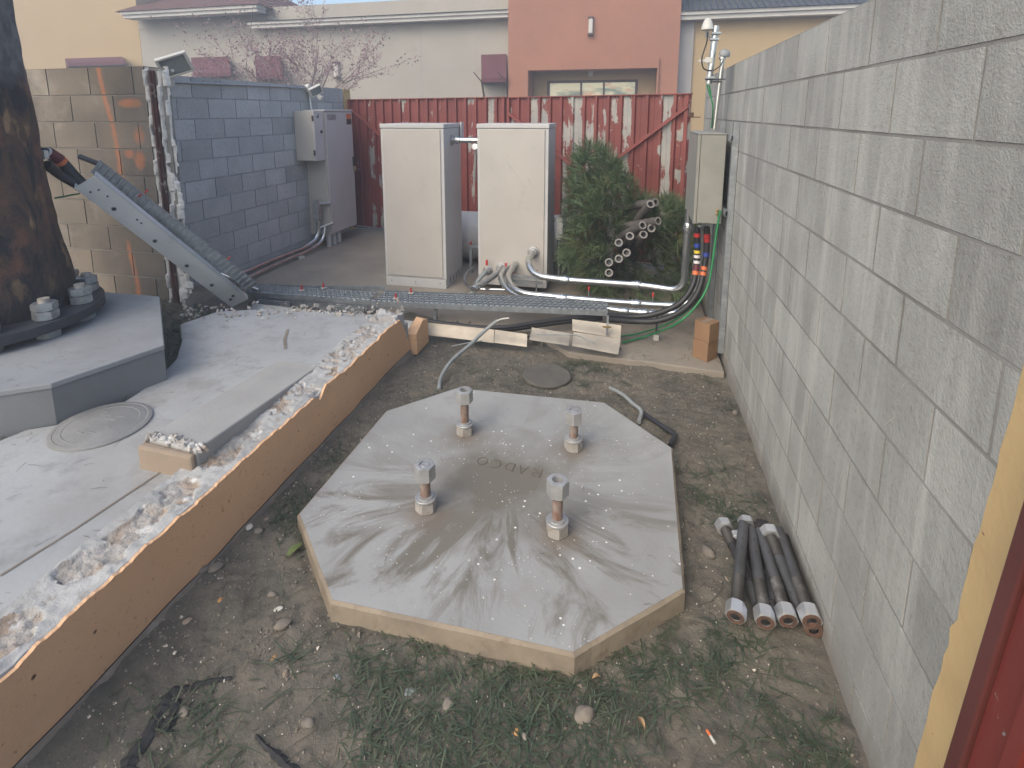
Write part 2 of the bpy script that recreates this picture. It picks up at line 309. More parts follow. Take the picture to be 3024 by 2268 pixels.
# ---------------------------------------------------------------- mesh helpers
class MB:
    def __init__(s): s.v=[]; s.f=[]; s.t=None
    def add(s,vs,fs):
        o=len(s.v); s.v+= [tuple(a) for a in vs]; s.f+=[tuple(i+o for i in f) for f in fs]; return s
    def box(s,a,b,M=None):
        x0,y0,z0=a; x1,y1,z1=b
        vs=[Vector(q) for q in ((x0,y0,z0),(x1,y0,z0),(x1,y1,z0),(x0,y1,z0),(x0,y0,z1),(x1,y0,z1),(x1,y1,z1),(x0,y1,z1))]
        if M: vs=[M@q for q in vs]
        return s.add(vs,[(0,3,2,1),(4,5,6,7),(0,1,5,4),(1,2,6,5),(2,3,7,6),(3,0,4,7)])
    def prism(s,poly,z0,z1,M=None):
        n=len(poly); vs=[Vector((p[0],p[1],z0)) for p in poly]+[Vector((p[0],p[1],z1)) for p in poly]
        if M: vs=[M@q for q in vs]
        return s.add(vs,[tuple(range(n))[::-1],tuple(range(n,2*n))]+[(i,(i+1)%n,n+(i+1)%n,n+i) for i in range(n)])
    def tube(s,pts,r,seg=12,cap=True,hollow=0):
        pts=[Vector(p) for p in pts]; n=len(pts); rs=r if isinstance(r,(list,tuple)) else [r]*n
        rings=[]; pu=None
        for i,p in enumerate(pts):
            t=(pts[min(i+1,n-1)]-pts[max(i-1,0)]).normalized()
            if pu is None:
                pu=Vector((0,0,1)) if abs(t.z)<.9 else Vector((1,0,0))
            u=(pu-t*pu.dot(t)); u.normalize(); pu=u; vv=t.cross(u)
            rings.append([p+(u*math.cos(a)+vv*math.sin(a))*rs[i] for a in [2*math.pi*k/seg for k in range(seg)]])
        o=len(s.v)
        for rg in rings: s.v+=[tuple(a) for a in rg]
        for i in range(n-1):
            for k in range(seg):
                a=o+i*seg+k; b=o+i*seg+(k+1)%seg; s.f.append((a,b,b+seg,a+seg))
        if cap: s.f.append(tuple(o+k for k in range(seg))[::-1]); s.f.append(tuple(o+(n-1)*seg+k for k in range(seg)))
        return s
    def lathe(s,prof,seg=20,M=None):
        o=len(s.v)
        for r,z in prof:
            for k in range(seg):
                a=2*math.pi*k/seg; q=Vector((r*math.cos(a),r*math.sin(a),z)); s.v.append(tuple(M@q if M else q))
        for i in range(len(prof)-1):
            for k in range(seg):
                a=o+i*seg+k; b=o+i*seg+(k+1)%seg; s.f.append((a,b,b+seg,a+seg))
        s.f.append(tuple(o+k for k in range(seg))[::-1]); s.f.append(tuple(o+(len(prof)-1)*seg+k for k in range(seg)))
        return s
    def hexnut(s,ap,h,hole,M=None,depth=None):
        N=36; depth=depth if depth is not None else h*.8
        def hr(a): 
            t=(a%(math.pi/3))-math.pi/6; return ap/math.cos(t)
        A=[2*math.pi*k/N for k in range(N)]
        loops=[[(ap*.96,0)]*N,[(hr(a),(hr(a)-ap)*.55+.0004) for a in A],[(hr(a),h-(hr(a)-ap)*.55-.0004) for a in A],[(ap*.96,h)]*N,[(hole,h)]*N,[(hole,h-depth)]*N]
        o=len(s.v)
        for lp in loops:
            for (r,z),a in zip(lp,A):
                q=Vector((r*math.cos(a),r*math.sin(a),z)); s.v.append(tuple(M@q if M else q))
        for i in range(len(loops)-1):
            for k in range(N):
                a=o+i*N+k; b=o+i*N+(k+1)%N; s.f.append((a,b,b+N,a+N))
        s.f.append(tuple(o+k for k in range(N))[::-1]); s.f.append(tuple(o+5*N+k for k in range(N)))
        return s
    def quad(s,a,b,c,d): return s.add([a,b,c,d],[(0,1,2,3)])
    def build(s,name,m,parent=None,smooth=False,bevel=0,loc=None,ang=35):
        me=bpy.data.meshes.new(name); vs=s.v
        if loc is not None: L=Vector(loc); vs=[tuple(Vector(v)-L) for v in vs]
        me.from_pydata(vs,[],s.f); me.update()
        ms=m if isinstance(m,(list,tuple)) else [m]
        for q in ms: me.materials.append(MATS[q])
        if s.t:
            ca=me.color_attributes.new('tone','FLOAT_COLOR','CORNER')
            i=0
            for pi,pl in enumerate(me.polygons):
                t=s.t[pi] if pi<len(s.t) else 1
                for _ in pl.vertices: ca.data[i].color=(t,t,t,1) if not isinstance(t,tuple) else (*t,1); i+=1
        o=bpy.data.objects.new(name,me); C.objects.link(o)
        if smooth:
            for pl in me.polygons: pl.use_smooth=True
            try:
                me.set_sharp_from_angle(angle=R_(ang))
            except Exception: pass
        if bevel:
            bm=o.modifiers.new('bevel','BEVEL'); bm.width=bevel; bm.segments=2; bm.limit_method='ANGLE'; bm.angle_limit=R_(40)
        if loc is not None: o.location=loc
        if parent:
            o.parent=parent
            if loc is None: o.matrix_parent_inverse=Matrix.Translation(-parent.location) if parent.type=='EMPTY' and tuple(parent.rotation_euler)==(0,0,0) else Matrix.Translation(-parent.location)
            else: o.matrix_parent_inverse=Matrix.Translation(-parent.location)
        return o
def tag(o,label,cat,group=None):
    o['label']=label; o['category']=cat
    if group: o['group']=group
    return o
def kind(o,k,label=None):
    o['kind']=k
    if label: o['label']=label
    return o
def thing(name,label,cat,loc=(0,0,0),group=None):
    o=bpy.data.objects.new(name,None); C.objects.link(o); o.location=loc; o.empty_display_size=.1
    return tag(o,label,cat,group)
def smooth_path(pts,n=8):
    # Catmull-Rom
    P=[Vector(p) for p in pts]; P=[P[0]*2-P[1]]+P+[P[-1]*2-P[-2]]; out=[]
    for i in range(1,len(P)-2):
        for k in range(n):
            t=k/n; a,b,c,d=P[i-1],P[i],P[i+1],P[i+2]
            out.append(.5*((2*b)+(c-a)*t+(2*a-5*b+4*c-d)*t*t+(-a+3*b-3*c+d)*t**3))
    out.append(P[-2]); return out
def bend_path(pts,rad,n=8):
    # polyline with rounded corners
    P=[Vector(p) for p in pts]; out=[P[0]]
    for i in range(1,len(P)-1):
        a=(P[i-1]-P[i]); b=(P[i+1]-P[i]); la,lb=a.length,b.length; d=min(rad,la*.49,lb*.49)
        A=P[i]+a.normalized()*d; B=P[i]+b.normalized()*d
        for k in range(n+1):
            t=k/n; out.append(A*(1-t)**2+P[i]*2*t*(1-t)+B*t*t)
    out.append(P[-1]); return out
def frame(p,z,x=None):
    z=Vector(z).normalized(); x=Vector(x) if x is not None else (Vector((1,0,0)) if abs(z.x)<.9 else Vector((0,1,0)))
    x=(x-z*x.dot(z)).normalized(); y=z.cross(x)
    M=Matrix((x,y,z)).transposed().to_4x4(); M.translation=Vector(p); return M
def nz(x,y,z=0,s=1): return noise.noise(Vector((x*s,y*s,z)))
# ---------------------------------------------------------------- ground
def dirt_h(x,y):
    h=.012*nz(x,y,3,2.2)+.012*nz(x,y,7,7)+.008*nz(x,y,1,19)+.005*nz(x,y,9,45)
    if y>3.2: h-=.035*min(1,(y-3.2)/.6)
    if x<-1.2: h+=.05*min(1,(-1.2-x)/.35)*(1 if y<3.6 else .5)
    return h-.006
def grid(x0,x1,y0,y1,st,hf,skip=None):
    nx=int((x1-x0)/st)+1; ny=int((y1-y0)/st)+1; b=MB()
    b.v=[(x0+(x1-x0)*i/nx,y0+(y1-y0)*j/ny,hf(x0+(x1-x0)*i/nx,y0+(y1-y0)*j/ny)) for j in range(ny+1) for i in range(nx+1)]
    b.f=[(j*(nx+1)+i,j*(nx+1)+i+1,(j+1)*(nx+1)+i+1,(j+1)*(nx+1)+i) for j in range(ny) for i in range(nx)]
    return b
kind(grid(-1.62,.78,.3,4.35,.012,dirt_h).build('dirt_ground','dirt',smooth=True,ang=180),'structure','bare trampled dirt between the orange wall stub and the grey block wall')
g=MB(); g.quad((-300,-300,-.13),(300,-300,-.13),(300,400,-.13),(-300,400,-.13))
kind(g.build('parking_ground','asphalt'),'structure','asphalt lot around the enclosure and building')
def gap_h(x,y): return min(.262,.235+.03*nz(x,y,2,5)+.015*nz(x,y,5,16))+.10*min(1,max(0,(y-2.9)/.3))*min(1,max(0,(-3.25-x)/.2))-(.22*min(1,max(0,(y-3.45)/.3)))
kind(grid(-5.6,-1.62,.3,4.4,.03,gap_h).build('soil_ground','dirt',smooth=True,ang=180),'structure','soil and grass strip around the pole footing')
# far slab, the one the cabinets stand on
sb=MB()
sb.prism([(-4.3,4.30),(-.75,4.30),(-.42,3.96),(-.2,3.94),(.2,3.93),(.69,3.88),(.71,9.6),(-4.6,9.6)],-.125,0.0)
kind(sb.build('concrete_slab','slab_far',bevel=.008),'structure','tan concrete slab under the cabinets')
# ---------------------------------------------------------------- block walls
def block_wall(name,label,cat,p0,udir,ndir,L,zs,thick,m,mm,first,blk=.4064,top_cap=True,seed=1,jit=0,jw=.010,depth=.005,tones=(.86,1.08),ends=0,cutf=None):
    rnd=random.Random(seed); u=Vector(udir); n=Vector(ndir); p0=Vector(p0)
    t=thing(name,label,cat,p0)
    core=MB()
    a=p0-n*depth; z0=zs[0]; z1=zs[-1]-.002
    vs=[a,a+u*L,a+u*L-n*(thick-depth),a-n*(thick-depth)]
    vs=[Vector((q.x,q.y,z0)) for q in vs]+[Vector((q.x,q.y,z1)) for q in vs]
    core.add(vs,[(0,3,2,1),(4,5,6,7),(0,1,5,4),(1,2,6,5),(2,3,7,6),(3,0,4,7)])
    core.build('mortar_core',mm,t)
    fb=MB(); fb.t=[]
    for ci in range(len(zs)-1):
        za,zb=zs[ci]+jw/2,zs[ci+1]-jw/2
        if ci==len(zs)-2: zb=zs[-1]
        s=first+(blk/2 if ci%2 else 0); s-=blk*math.ceil((s)/blk)
        while s<L:
            a0=max(s+jw/2,0.0); b0=min(s+blk-jw/2,L)
            if b0-a0>.03:
                tone=rnd.uniform(*tones)
                if rnd.random()<.12: tone*=.9
                def cell(a0,b0,za,zb):
                    c=.0012
                    nu=2
                    def P(uu,zz,o): q=p0+u*uu+n*o; return (q.x,q.y,zz)
                    jj=[rnd.uniform(-.0008,.0012) for _ in range(4)]
                    vs=[P(a0,za,-depth-.001),P(b0,za,-depth-.001),P(b0,zb,-depth-.001),P(a0,zb,-depth-.001),
                        P(a0,za,-.0012),P(b0,za,-.0012),P(b0,zb,-.0012),P(a0,zb,-.0012),
                        P(a0+c,za+c,jj[0]),P(b0-c,za+c,jj[1]),P(b0-c,zb-c,jj[2]),P(a0+c,zb-c,jj[3])]
                    fs=[]
                    for k in range(2):
                        o=4*k; fs+=[(o+i,o+(i+1)%4,o+4+(i+1)%4,o+4+i) for i in range(4)]
                    fs.append((8,9,10,11)); fb.add(vs,fs); fb.t+= [.5]*4+[.62]*4+[tone]
                cell(a0,b0,za,zb)
            s+=blk
    fb.build('block_face',m,t)
    if top_cap:
        cp=MB(); cp.t=[]
        s=first
        s-=blk*math.ceil(s/blk)
        while s<L:
            a0=max(s,0); b0=min(s+blk-.004,L)
            q0=p0+u*a0; q1=p0+u*b0
            vs=[q0,q1,q1-n*thick,q0-n*thick]; vs=[Vector((q.x,q.y,zs[-1]+.0)) for q in vs]+[Vector((q.x,q.y,zs[-1]+.003)) for q in vs]
            cp.add(vs,[(0,3,2,1),(4,5,6,7),(0,1,5,4),(1,2,6,5),(2,3,7,6),(3,0,4,7)]); cp.t+=[1]*6
            s+=blk
        cp.build('wall_top',m,t)
    return t
WX=.708; z2=1.734
zsR=[z2+.2032*k for k in range(-9,3)]
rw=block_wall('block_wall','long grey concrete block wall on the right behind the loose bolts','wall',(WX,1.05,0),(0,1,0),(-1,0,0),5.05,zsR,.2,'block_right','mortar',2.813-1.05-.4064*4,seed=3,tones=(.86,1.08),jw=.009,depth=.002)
# yellow painted end of that wall: ragged border
yb=MB(); N=60
zz=[-.1+2.3*i/N for i in range(N+1)]
row=[]
for i,z in enumerate(zz):
    e=1.288-.118*z+.015*nz(0,z,4,7)+.009*nz(0,z,8,25)
    row.append((e,z))
for i in range(N):
    (e0,a0),(e1,a1)=row[i],row[i+1]
    yb.add([(WX-.004,.80,a0),(WX-.004,e0,a0),(WX-.004,e1,a1),(WX-.004,.80,a1)],[(0,3,2,1)])
    yb.add([(WX-.004,e0,a0),(WX+.004,e0,a0),(WX+.004,e1,a1),(WX-.004,e1,a1)],[(0,3,2,1)])
yb.build('painted_end','yellow_wall_paint',rw)
pm=MB(); pm.box((WX,.8,-.1),(WX+.2,1.05,2.14)); pm.build('end_block','yellow_wall_paint',rw)
# chalk and efflorescence marks
mk=MB(); rr=random.Random(5)
for i in range(46):
    y=rr.uniform(1.5,5.5); z=rr.uniform(.1,1.9); l=rr.uniform(.02,.10); wd=rr.uniform(.001,.003)
    a=rr.gauss(0,.35); dy,dz=math.sin(a)*l,math.cos(a)*l
    x=WX-.0022
    mk.quad((x,y-wd,z),(x,y+dy*.5-wd*.3,z+dz*.5),(x,y+dy,z+dz),(x,y+dy*.5+wd,z+dz*.5))
mk.build('chalk_mark','white_chip',rw)
GX=-4.23
lw=block_wall('block_wall','blue grey concrete block wall carrying the two floodlights','wall',(GX,7.62,0),(0,-1,0),(1,0,0),3.45,[2.15-.2032*k for k in range(11,-1,-1)],.2,'block_left','mortar_left',.1,seed=9,tones=(.84,1.06))
q=MB(); q.box((GX-.2,7.64,-.1),(GX+.003,7.84,2.15)); q.build('painted_end','yellow_wall_paint',lw)
tw=block_wall('block_wall','tan block wall with orange paint marks and broken end behind the pole','wall',(-4.66,3.45,0),(1,0,0),(0,-1,0),1.135,[2.14-.2032*k for k in range(11,-1,-1)],.2,'block_tan','mortar',.22,seed=12,tones=(.8,1.08))
tw_loc=tw.location
# broken end of the tan wall: foam, ragged mortar and rusty steel post
fm=MB()
def ragged(b,x,y,z0,z1,w,d,sd):
    n=150; K=9; o=len(b.v)
    for i in range(n+1):
        z=z0+(z1-z0)*i/n; step=.5*w*noise.cell(Vector((sd,z*14,0)))+.5*w*noise.cell(Vector((sd+5,z*5,0)))
        for k in range(K):
            t=k/(K-1); a=math.pi*t; rr_=1+.35*nz(z,t*2,sd,16)+.25*nz(z,t*3,sd+3,45)
            b.v.append((x-math.cos(a)*(w*.5*rr_+step*.5)+step*.3,y-math.sin(a)*d*(.7+.5*rr_)*(.7+.6*noise.cell(Vector((sd+2,z*9,0)))),z))
    for i in range(n):
        for k in range(K-1):
            q=o+i*K+k; b.f.append((q,q+1,q+K+1,q+K))
ragged(fm,-3.512,3.462,.25,2.135,.034,.022,1.); ragged(fm,-3.405,3.472,.25,2.12,.044,.022,7.)
ragged(fm,-3.362,3.49,.25,2.14,.036,.025,13.)
fm.build('broken_foam','foam',tw,smooth=True,ang=35)
b_=MB(); b_.box((-3.522,3.47,.1),(-3.365,3.52,2.13)); b_.build('wall_core','mortar',tw)
b_=MB(); b_.box((-4.69,3.44,.1),(-4.662,3.65,2.142)); b_.build('painted_end','yellow_wall_paint',tw)
q=MB(); q.box((-3.487,3.448,.1),(-3.437,3.46,2.11)); q.box((-3.468,3.43,.1),(-3.456,3.448,2.11)); q.build('rusty_post','rust_paint',tw)
# ---------------------------------------------------------------- left slab (poured deck) and broken stub wall
SZ=.285
edge=[at(x,y,Z=SZ) for x,y in [(0,950),(60,926),(150,912),(235,888),(300,846),(345,812),(380,775),(392,735),(388,700),(470,672),(545,668),(640,672),(760,676),(850,680)]]
deck=MB()
poly=[(p.x,p.y) for p in edge]
poly=[(-3.4,.35)]+[(poly[0][0]-.25,poly[0][1]-.1)]+poly+[(-1.70,3.62),(-1.70,.35)]
poly=poly[::-1]
deck.prism(poly,.02,SZ); deckpoly=list(poly)
dk=deck.build('concrete_path','pale_slab',bevel=.012); kind(dk,'structure','pale concrete deck left of the broken wall')
# saw joints
jm=MB()
def ribbon(b,pts,wd,z):
    for i in range(len(pts)-1):
        a,c=Vector((*pts[i][:2],z)),Vector((*pts[i+1][:2],z)); d=(c-a).normalized(); nn=Vector((-d.y,d.x,0))*wd/2
        b.quad(a-nn,c-nn,c+nn,a+nn)
ribbon(jm,[at(0,1245,Z=SZ),at(160,1145,Z=SZ),at(345,1022,Z=SZ)],.010,SZ+.003)
ribbon(jm,[at(622,712,Z=SZ),at(615,735,Z=SZ),at(617,755,Z=SZ)],.02,SZ+.003)
jm.build('joint_line','stucco_foot',dk)
# rubble edge of deck
rb=MB(); rr=random.Random(4)
for i in range(300):
    t=rr.random(); a=at(392+480*t,674+rr.gauss(0,8),Z=SZ)
    s=abs(rr.gauss(.003,.006))+.003
    M=Matrix.Translation((a.x,a.y,SZ+rr.uniform(-.012,.010)))@Matrix.Rotation(rr.uniform(0,6),4,Vector((rr.random(),rr.random(),rr.random())).normalized())
    rb.box((-s,-s*.8,-s*.5),(s,s*.8,s*.5),M)
rb.build('broken_edge','broken_concrete',dk,bevel=.003)
# stub wall
st=thing('broken_wall_stub','cut down orange stucco wall stub with ragged concrete top','wall',(-1.564,2.3,0))
YF=3.62
def topz(y):   # height of the painted face
    return .325+.022*(y/3.5)+.016*nz(y,0,3,5)+.014*nz(y,0,5,14)+.006*nz(y,0,9,50)-(.05*max(0,1-abs(y-2.42)/.06))
fc=MB(); N=260; ys=[.3+(YF-.3)*i/N for i in range(N+1)]
# end notch: face rises to a peak then drops in steps near far end
def face_top(y):
    z=topz(y)
    if y>3.47: z-= (y-3.47)*1.5
    if y>3.56: z-= .02
    return z
for i in range(N):
    a,b_=ys[i],ys[i+1]; za,zb=face_top(a),face_top(b_)
    x=-1.564; xa=x+.010*nz(a,0,1,2); xb=x+.010*nz(b_,0,1,2)
    zl=.055+.012*nz(a,0,2,4); zl2=.055+.012*nz(b_,0,2,4)
    fc.add([(xa,a,zl),(xb,b_,zl2),(xb,b_,zb),(xa,a,za)],[(0,1,2,3)])
    fc.add([(xa,a,za),(xb,b_,zb),(xb-.012,b_,zb+.001),(xa-.012,a,za+.001)],[(0,1,2,3)])
fc.build('stucco_face','orange_stucco',st)
ft=MB()
for i in range(N):
    a,b_=ys[i],ys[i+1]
    xa=-1.56+.010*nz(a,0,1,2); xb=-1.56+.010*nz(b_,0,1,2)
    zl=.058+.012*nz(a,0,2,4); zl2=.058+.012*nz(b_,0,2,4)
    ft.add([(xa+.035+.01*nz(a,0,6,9),a,-.03),(xb+.035+.01*nz(b_,0,6,9),b_,-.03),(xb+.003,b_,zl2),(xa+.003,a,zl)],[(0,1,2,3)])
ft.build('bare_footing','stucco_foot',st)
# ragged top of the core
nx=30; ny=420; cb=MB(); midx=[]
def coremask(x,y,t):
    c=((y+.1+.05*nz(0,y,41,4))%.2032)/.2032-.5; e=(c/.42)**2+((t-.52-.15*nz(0,y,43,5))/.33)**2
    return e+2.2*nz(x,y,12,8)+1.1*nz(x,y,15,25)<.85
for j in range(ny+1):
    y=.3+(YF-.3)*j/ny
    for i in range(nx+1):
        t=i/nx; x=-1.574-(.236+.03*nz(0,y,33,5))*t
        ft_=face_top(y)-.006
        c=coremask(x,y,t)
        z=SZ+.042+.012*nz(x,y,2,5)+(.005*nz(x,y,5,30)+.006 if not c else -.003+.010*nz(x,y,6,20)+.008*nz(x,y,8,55))
        if t<.12: z=ft_-.004 if t==0 else min(z,z*.6+ft_*.4)
        if t>.95: z=min(z,SZ+.010)
        if y>3.45: z+=.03*max(0,nz(x,y,2,12))
        cb.v.append((x,y,z))
for j in range(ny):
    for i in range(nx):
        a=j*(nx+1)+i; cb.f.append((a,a+nx+1,a+nx+2,a+1)); v=cb.v[a]; midx.append(1 if coremask(v[0],v[1],i/nx) else 0)
o=cb.build('broken_top',['mortar_white','broken_concrete'],st,smooth=True,ang=50)
for pl,mi in zip(o.data.polygons,midx): pl.material_index=mi
ec=MB(); ec.box((-1.80,3.42,-.03),(-1.572,YF-.001,.27)); ec.box((-1.572,3.42,-.05),(-1.566,3.6,.05))
ec.build('wall_core','mortar_white',st)
# little separate end piece of the wall
e=MB()
pp=[(-1.585,3.66),(-1.50,3.66),(-1.50,3.86),(-1.585,3.86)]
e=MB(); e.add([(-1.60,3.63,0),(-1.52,3.66,0),(-1.52,3.90,0),(-1.60,3.90,0),(-1.60,3.63,.17),(-1.525,3.66,.16),(-1.53,3.82,.215),(-1.60,3.86,.22),(-1.525,3.90,.19),(-1.60,3.90,.19)],
 [(0,1,5,4),(1,2,8,6,5),(4,5,6,7),(7,6,8,9),(2,3,9,8),(3,0,4,7,9)])
e.build('end_piece','orange_stucco',st)
# curb block lying on deck
cu=thing('concrete_curb','pale raised concrete curb beside the broken wall top','curb',(-1.9,2.2,SZ))
tp=.405
A=at(314,945,Z=tp); B=at(424,972,Z=tp); Cc=at(690,762,Z=tp); D=at(598,752,Z=tp)
b=MB(); b.prism([(A.x,A.y),(B.x+.0,B.y),(Cc.x,Cc.y),(D.x,D.y)],SZ-.03,tp); b.v[6]=(*b.v[6][:2],SZ+.045); b.v[7]=(*b.v[7][:2],SZ+.045); b.build('curb_body','curb_concrete',cu,bevel=.008)
b=MB(); rr=random.Random(2)
for i in range(60):
    t=rr.random(); a=A.lerp(B,t)
    M=Matrix.Translation((a.x+rr.uniform(-.01,.03),a.y+rr.uniform(0.0,.05),tp-.004+rr.uniform(-.006,.004)))@Matrix.Rotation(rr.uniform(0,6),4,Vector((rr.random(),rr.random(),1)).normalized())
    s=rr.uniform(.006,.016); b.box((-s,-s,-s*.5),(s,s,s*.5),M)
b.build('chipped_corner','broken_concrete',cu,bevel=.004)
b=MB(); d=(B-A).normalized(); nn=Vector((d.y,-d.x,0)); 
if nn.y>0: nn=-nn
p=[A,B,B+nn*.03,A+nn*.045]
b.prism([(q.x,q.y) for q in p][::-1],SZ-.03,tp-.014); b.build('curb_end','curb_end',cu,bevel=.012)
# ---------------------------------------------------------------- octagon pad with bolts
PZ=.08
octo=[(878,1518),(1139,1212),(1348,1144),(1786,1187),(1987,1321),(2024,1741),(1696,1933),(975,1776)]
OP=[at(x*2212/3024,y*2212/3024,Z=PZ) for x,y in octo]
# slightly round the far left corner
pc=(-.53,2.307)
pad=thing('octagonal_footing','octagonal concrete footing with four anchor bolts standing in the dirt','footing',(pc[0],pc[1],0))
poly=[(p.x,p.y) for p in OP][::-1]
b=MB(); n=len(poly)
rim=[]; sub=14
for i in range(n):
    a,c=Vector(poly[i]),Vector(poly[(i+1)%n])
    for k in range(sub): rim.append(a.lerp(c,k/sub))
ctr=Vector(pc)
rnd=random.Random(3)
ins=[ctr+(p-ctr)*(1-.010/(p-ctr).length) for p in rim]
rough=[ctr+(p-ctr)*(1+(.001+.003*nz(p.x,p.y,1,14)+.002*nz(p.x,p.y,2,40))) for p in rim]
N=len(rim)
b.add([(p.x,p.y,PZ) for p in ins],[tuple(range(N))]) ; b.build('footing_top','pad_concrete',pad,loc=(pc[0],pc[1],0)).location=(0,0,0)
bpy.data.objects['footing_top'].matrix_parent_inverse=Matrix.Identity(4)
b=MB(); 
b.v=[(p.x,p.y,PZ-.0005) for p in ins]+[(p.x,p.y,PZ-.010) for p in rough]+[(p.x,p.y,PZ-.055+.006*nz(p.x,p.y,4,6)) for p in rough]+[((ctr+(p-ctr)*1.0).x,(ctr+(p-ctr)*1.0).y,-.06) for p in rim]
for l in range(3):
    for k in range(N): b.f.append((l*N+(k+1)%N,l*N+k,(l+1)*N+k,(l+1)*N+(k+1)%N))
b.f=[f[::-1] for f in b.f]
b.build('footing_side','pad_side',pad)
# scratched word on the pad, reads from the far side
LET={'R':[[(0,0),(0,1),(.55,.95),(.6,.6),(0,.5)],[(.2,.5),(.65,0)]],'A':[[(0,0),(.35,1),(.7,0)],[(.15,.4),(.55,.4)]],
 'D':[[(0,0),(0,1),(.5,.85),(.65,.5),(.5,.12),(0,0)]],'C':[[(.65,.9),(.3,1),(.05,.75),(0,.4),(.2,.05),(.65,.05)]],'O':[[(.4,0),(.1,.15),(0,.5),(.12,.85),(.4,1),(.7,.85),(.8,.5),(.7,.15),(.4,0)]]}
b=MB(); p0=at(1172,1015,Z=PZ); p1=at(1030,985,Z=PZ)
dirx=(p1-p0).normalized(); diry=Vector((dirx.y*-1,dirx.x,0)); 
wd=(p1-p0).length/5
for i,ch in enumerate('RADCO'):
    o=p0+dirx*wd*i
    for s_ in LET[ch]:
        pts=[o+dirx*(x*wd*.95)+diry*((y)*.062)+Vector((0,0,.0005)) for x,y in s_]
        b.tube(pts,.0022,5)
b.build('scratched_lettering','letter_groove',pad)
bolts=[((1258,1510),.226,0),((1373,1286),.262,1),((1693,1331),.224,0),((1645,1580),.254,1)]
blab=['near left anchor bolt','','','near right anchor bolt with open nut']
for (bp,hh,opn) in bolts:
    s=2212/3024; o=at(bp[0]*s,bp[1]*s-5,Z=PZ); hh*=.98
    top=PZ+hh
    bt=MB(); bt.tube([(o.x,o.y,PZ-.0),(o.x,o.y,top-.035)],.0205,20); ab=bt.build('anchor_bolt','rust_thread',pad,smooth=True)
    # threads as rings
    th=MB(); z=PZ+.065
    prof=[]
    while z<top-.07: prof+=[(.0205,z),(.0222,z+.002)]; z+=.004
    if len(prof)>2: th.lathe(prof,20,Matrix.Translation((o.x,o.y,0)))
    t2=th.build('thread','rust_thread',ab,smooth=True); t2.matrix_parent_inverse=Matrix.Translation(-ab.location)
    tiltM=Matrix.Translation((o.x,o.y,top-.07))@Matrix.Rotation(rnd.uniform(0,1),4,'Z')
    nb=MB(); nb.hexnut(.040,.068,.0235,tiltM,depth=.03 if opn else .006); x=nb.build('top_nut','worn_steel',ab,smooth=True)
    nb=MB(); nb.hexnut(.041,.05,.022,Matrix.Translation((o.x,o.y,PZ+.001))@Matrix.Rotation(rnd.uniform(0,1),4,'Z'),depth=.01); nb.build('lower_nut','dirty_nut',ab,smooth=True)
    nb=MB(); nb.lathe([(.046,PZ+.0515),(.047,PZ+.054),(.047,PZ+.060),(.045,PZ+.062),(.034,PZ+.0625),(.034,PZ+.070),(.024,PZ+.071)],28,Matrix.Translation((o.x,o.y,0))); nb.build('washer','worn_steel',ab,smooth=True)
    if not opn: 
        nb=MB(); nb.lathe([(.0215,top-.02),(.0215,top-.006),(.018,top-.003)],20,Matrix.Translation((o.x,o.y,0))); nb.build('bolt_end','worn_steel',ab,smooth=True)
# ---------------------------------------------------------------- pier and burnt pole
pz=.50
pier=thing('pole_footing','grey octagonal concrete footing under the burnt pole','footing',(-3.5,2.3,0))
PP=[at(x,y,Z=pz) for x,y in [(0,845),(110,828),(355,745),(345,640),(225,630)]]
poly=[(p.x,p.y) for p in PP]; poly=[(-3.62,1.42),(-3.2,1.60)]+poly+[(-4.30,2.88),(-4.42,2.2),(-4.2,1.6)]
pierpoly=list(poly)
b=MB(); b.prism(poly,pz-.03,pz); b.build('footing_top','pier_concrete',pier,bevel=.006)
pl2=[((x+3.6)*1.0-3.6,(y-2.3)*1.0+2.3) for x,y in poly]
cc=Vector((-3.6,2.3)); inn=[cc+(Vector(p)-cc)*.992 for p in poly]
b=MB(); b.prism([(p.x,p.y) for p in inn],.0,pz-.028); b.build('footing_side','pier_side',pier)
pole=thing('burnt_pole','thick burnt brown black pole trunk bolted to the grey footing','pole',(-3.82,2.38,pz))
pcx,pcy=-3.86,2.40
# trunk radius so its right silhouette follows the photo
def trunk(z):
    return .438+.045*max(0,(1.25-z))**1.1-.035*(z-.6)
b=MB(); seg=56; zs=[.60+.05*k for k in range(0,70)]
for z in zs:
    r=trunk(z)
    for k in range(seg):
        a=2*math.pi*k/seg
        rr_=r*(1+.045*nz(math.cos(a)*2,math.sin(a)*2,z*1.3)+.045*nz(math.cos(a)*6,math.sin(a)*6,z*3+9)+(.022*nz(math.cos(a)*14,math.sin(a)*14,z*9+3)))
        b.v.append((pcx+rr_*math.cos(a),pcy+rr_*math.sin(a),z))
for i in range(len(zs)-1):
    for k in range(seg):
        a=i*seg+k; c=i*seg+(k+1)%seg; b.f.append((a,c,c+seg,a+seg))
tr=b.build('trunk','burnt_bark',pole,smooth=True,ang=180)
fr=.62
b=MB(); b.lathe([(fr-.05,.545),(fr,.548),(fr,.605),(fr-.02,.61),(.3,.611)],48,Matrix.Translation((pcx,pcy,0))); b.build('flange_plate','dark_steel',pole,smooth=True)
b=MB(); b.lathe([(.36,.55),(.42,.60),(.42,.66),(.405,.70)],48,Matrix.Translation((pcx,pcy,0))); b.build('base_ring','dark_steel',pole,smooth=True)
